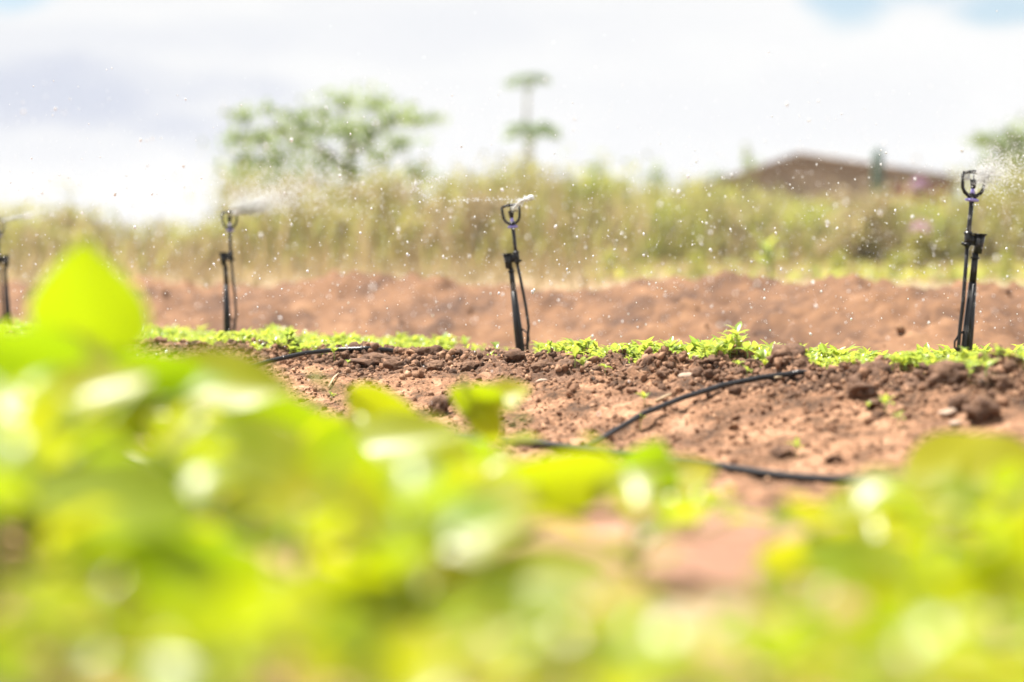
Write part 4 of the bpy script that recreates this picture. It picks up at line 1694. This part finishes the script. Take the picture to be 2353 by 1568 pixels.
stream([S2 + Vector((.008, -.01, .0)), P(1195, 465, 8.22), P(1208, 459, 8.2), P(1224, 454, 8.18)], .0030, .0078, 170, .006, 'water_jet', 'white water jet shooting up right from the middle sprinkler')
q = [P(1222, 452, 8.18), P(1180, 458, 8.15), P(1120, 459, 8.12), P(1060, 460, 8.1), (P(990, 459, 8.05)), P(962, 440, 8.0), P(952, 425, 7.95), P(968, 417, 7.95), P(1000, 412, 8.0), P(1025, 408, 8.05)]
qs = smooth_pts(q, 30)
pos = np.array([p for p in qs for _ in range(2)]) + rng.normal(0, .0055, (len(qs) * 2, 3))
pos = pos + (fbm(np.arange(len(pos)) * .05, np.zeros(len(pos)), 1, 2) * .006)[:, None]
drops('water_trail', pos, rng.uniform(.0005, .0019, len(pos)) * rng.choice([.5, 1, 1.2], len(pos)), 'looping string of white drops left of the middle sprinkler', (np.repeat(np.diff(np.array(qs), axis=0, append=[qs[-1] + (qs[-1] - qs[-2])]), 2, 0), rng.uniform(1, 2.2, len(pos))))

R_ = lambda a, b: (P(*b) - P(*a)).normalized()
# second sprinkler from left: misty blades to the right
dirs = [R_((523, 490, 9.75), (600, y, 9.7)) for y in (455, 468, 478)]
fan(S3, dirs, 6000, .01, .20, .05, .0007, .0020, 'water_mist', 'misty white blade of water right of the second sprinkler from left', .05, 3.0)
dirs = [R_((523, 490, 9.75), (x, y, 9.4)) for x, y in ((620, 380), (700, 400), (800, 370), (900, 380), (760, 330), (560, 400), (980, 350))]
fan(S3, dirs, 7000, .06, 1.1, .12, .0009, .0026, 'water_spray', 'wide drifting spray in front of the broad tree', .12)
# nearest sprinkler: fan of bright streaks up and to the right
dirs = [R_((2240, 400, 6.46), (x, y, 6.2)) for x, y in ((2330, 330), (2353, 360), (2353, 400), (2300, 380), (2320, 420), (2380, 345))]
fan(S1, dirs, 3600, .05, .40, .15, .0006, .0018, 'water_spray', 'fan of bright water streaks right of the nearest sprinkler', .15, 3.5)
dirs = [R_((2240, 400, 6.46), (x, y, 6.46)) for x, y in ((2200, 405), (2190, 412), (2205, 395), (2215, 385))]
fan(S1, dirs, 700, .012, .06, .14, .0004, .0009, 'water_mist', 'small white burst of water on the left of the nearest sprinkler head', .1, 2.5)
# far left sprinkler
dirs = [R_((0, 478, 10.7), (110, 452, 10.6)), R_((0, 478, 10.7), (110, 457, 10.6))]
fan(S4, dirs, 2600, .03, .26, .03, .0006, .0016, 'water_mist', 'thin misty water blade from the far left sprinkler', .05, 3.0)

# water beads hanging under the supply pipe
pos = []
for u in np.concatenate([np.linspace(.35, 1.1, 26), np.linspace(-1.7, -1.3, 9)]):
    x, y = xy_of(u, -1.738)
    pos.append((x, y - .01, bed_top(x, y) + .004))
drops('water_beads', np.array(pos), rng.uniform(.002, .0035, len(pos)), 'beads of water hanging under the supply pipe')


# ------------------------------------------------------------------ bright moist air over the field
hm, N, L, b = new_mat('haze_air')
N.remove(b)
pv = N.new('ShaderNodeVolumePrincipled')
pv.inputs['Color'].default_value = (0.97, 0.98, 1.0, 1)
pv.inputs['Density'].default_value = 0.0007
pv.inputs['Anisotropy'].default_value = 0.0
L.new(pv.outputs[0], [q for q in N if q.type == 'OUTPUT_MATERIAL'][0].inputs['Volume'])
hz = MB()
hz.box((0, 197, 4.5), (620, 412, 13.5))
ho = hz.build('haze', hm, None, False)
tag(ho, 'bright moist air fading the far trees', 'haze', None, 'stuff')
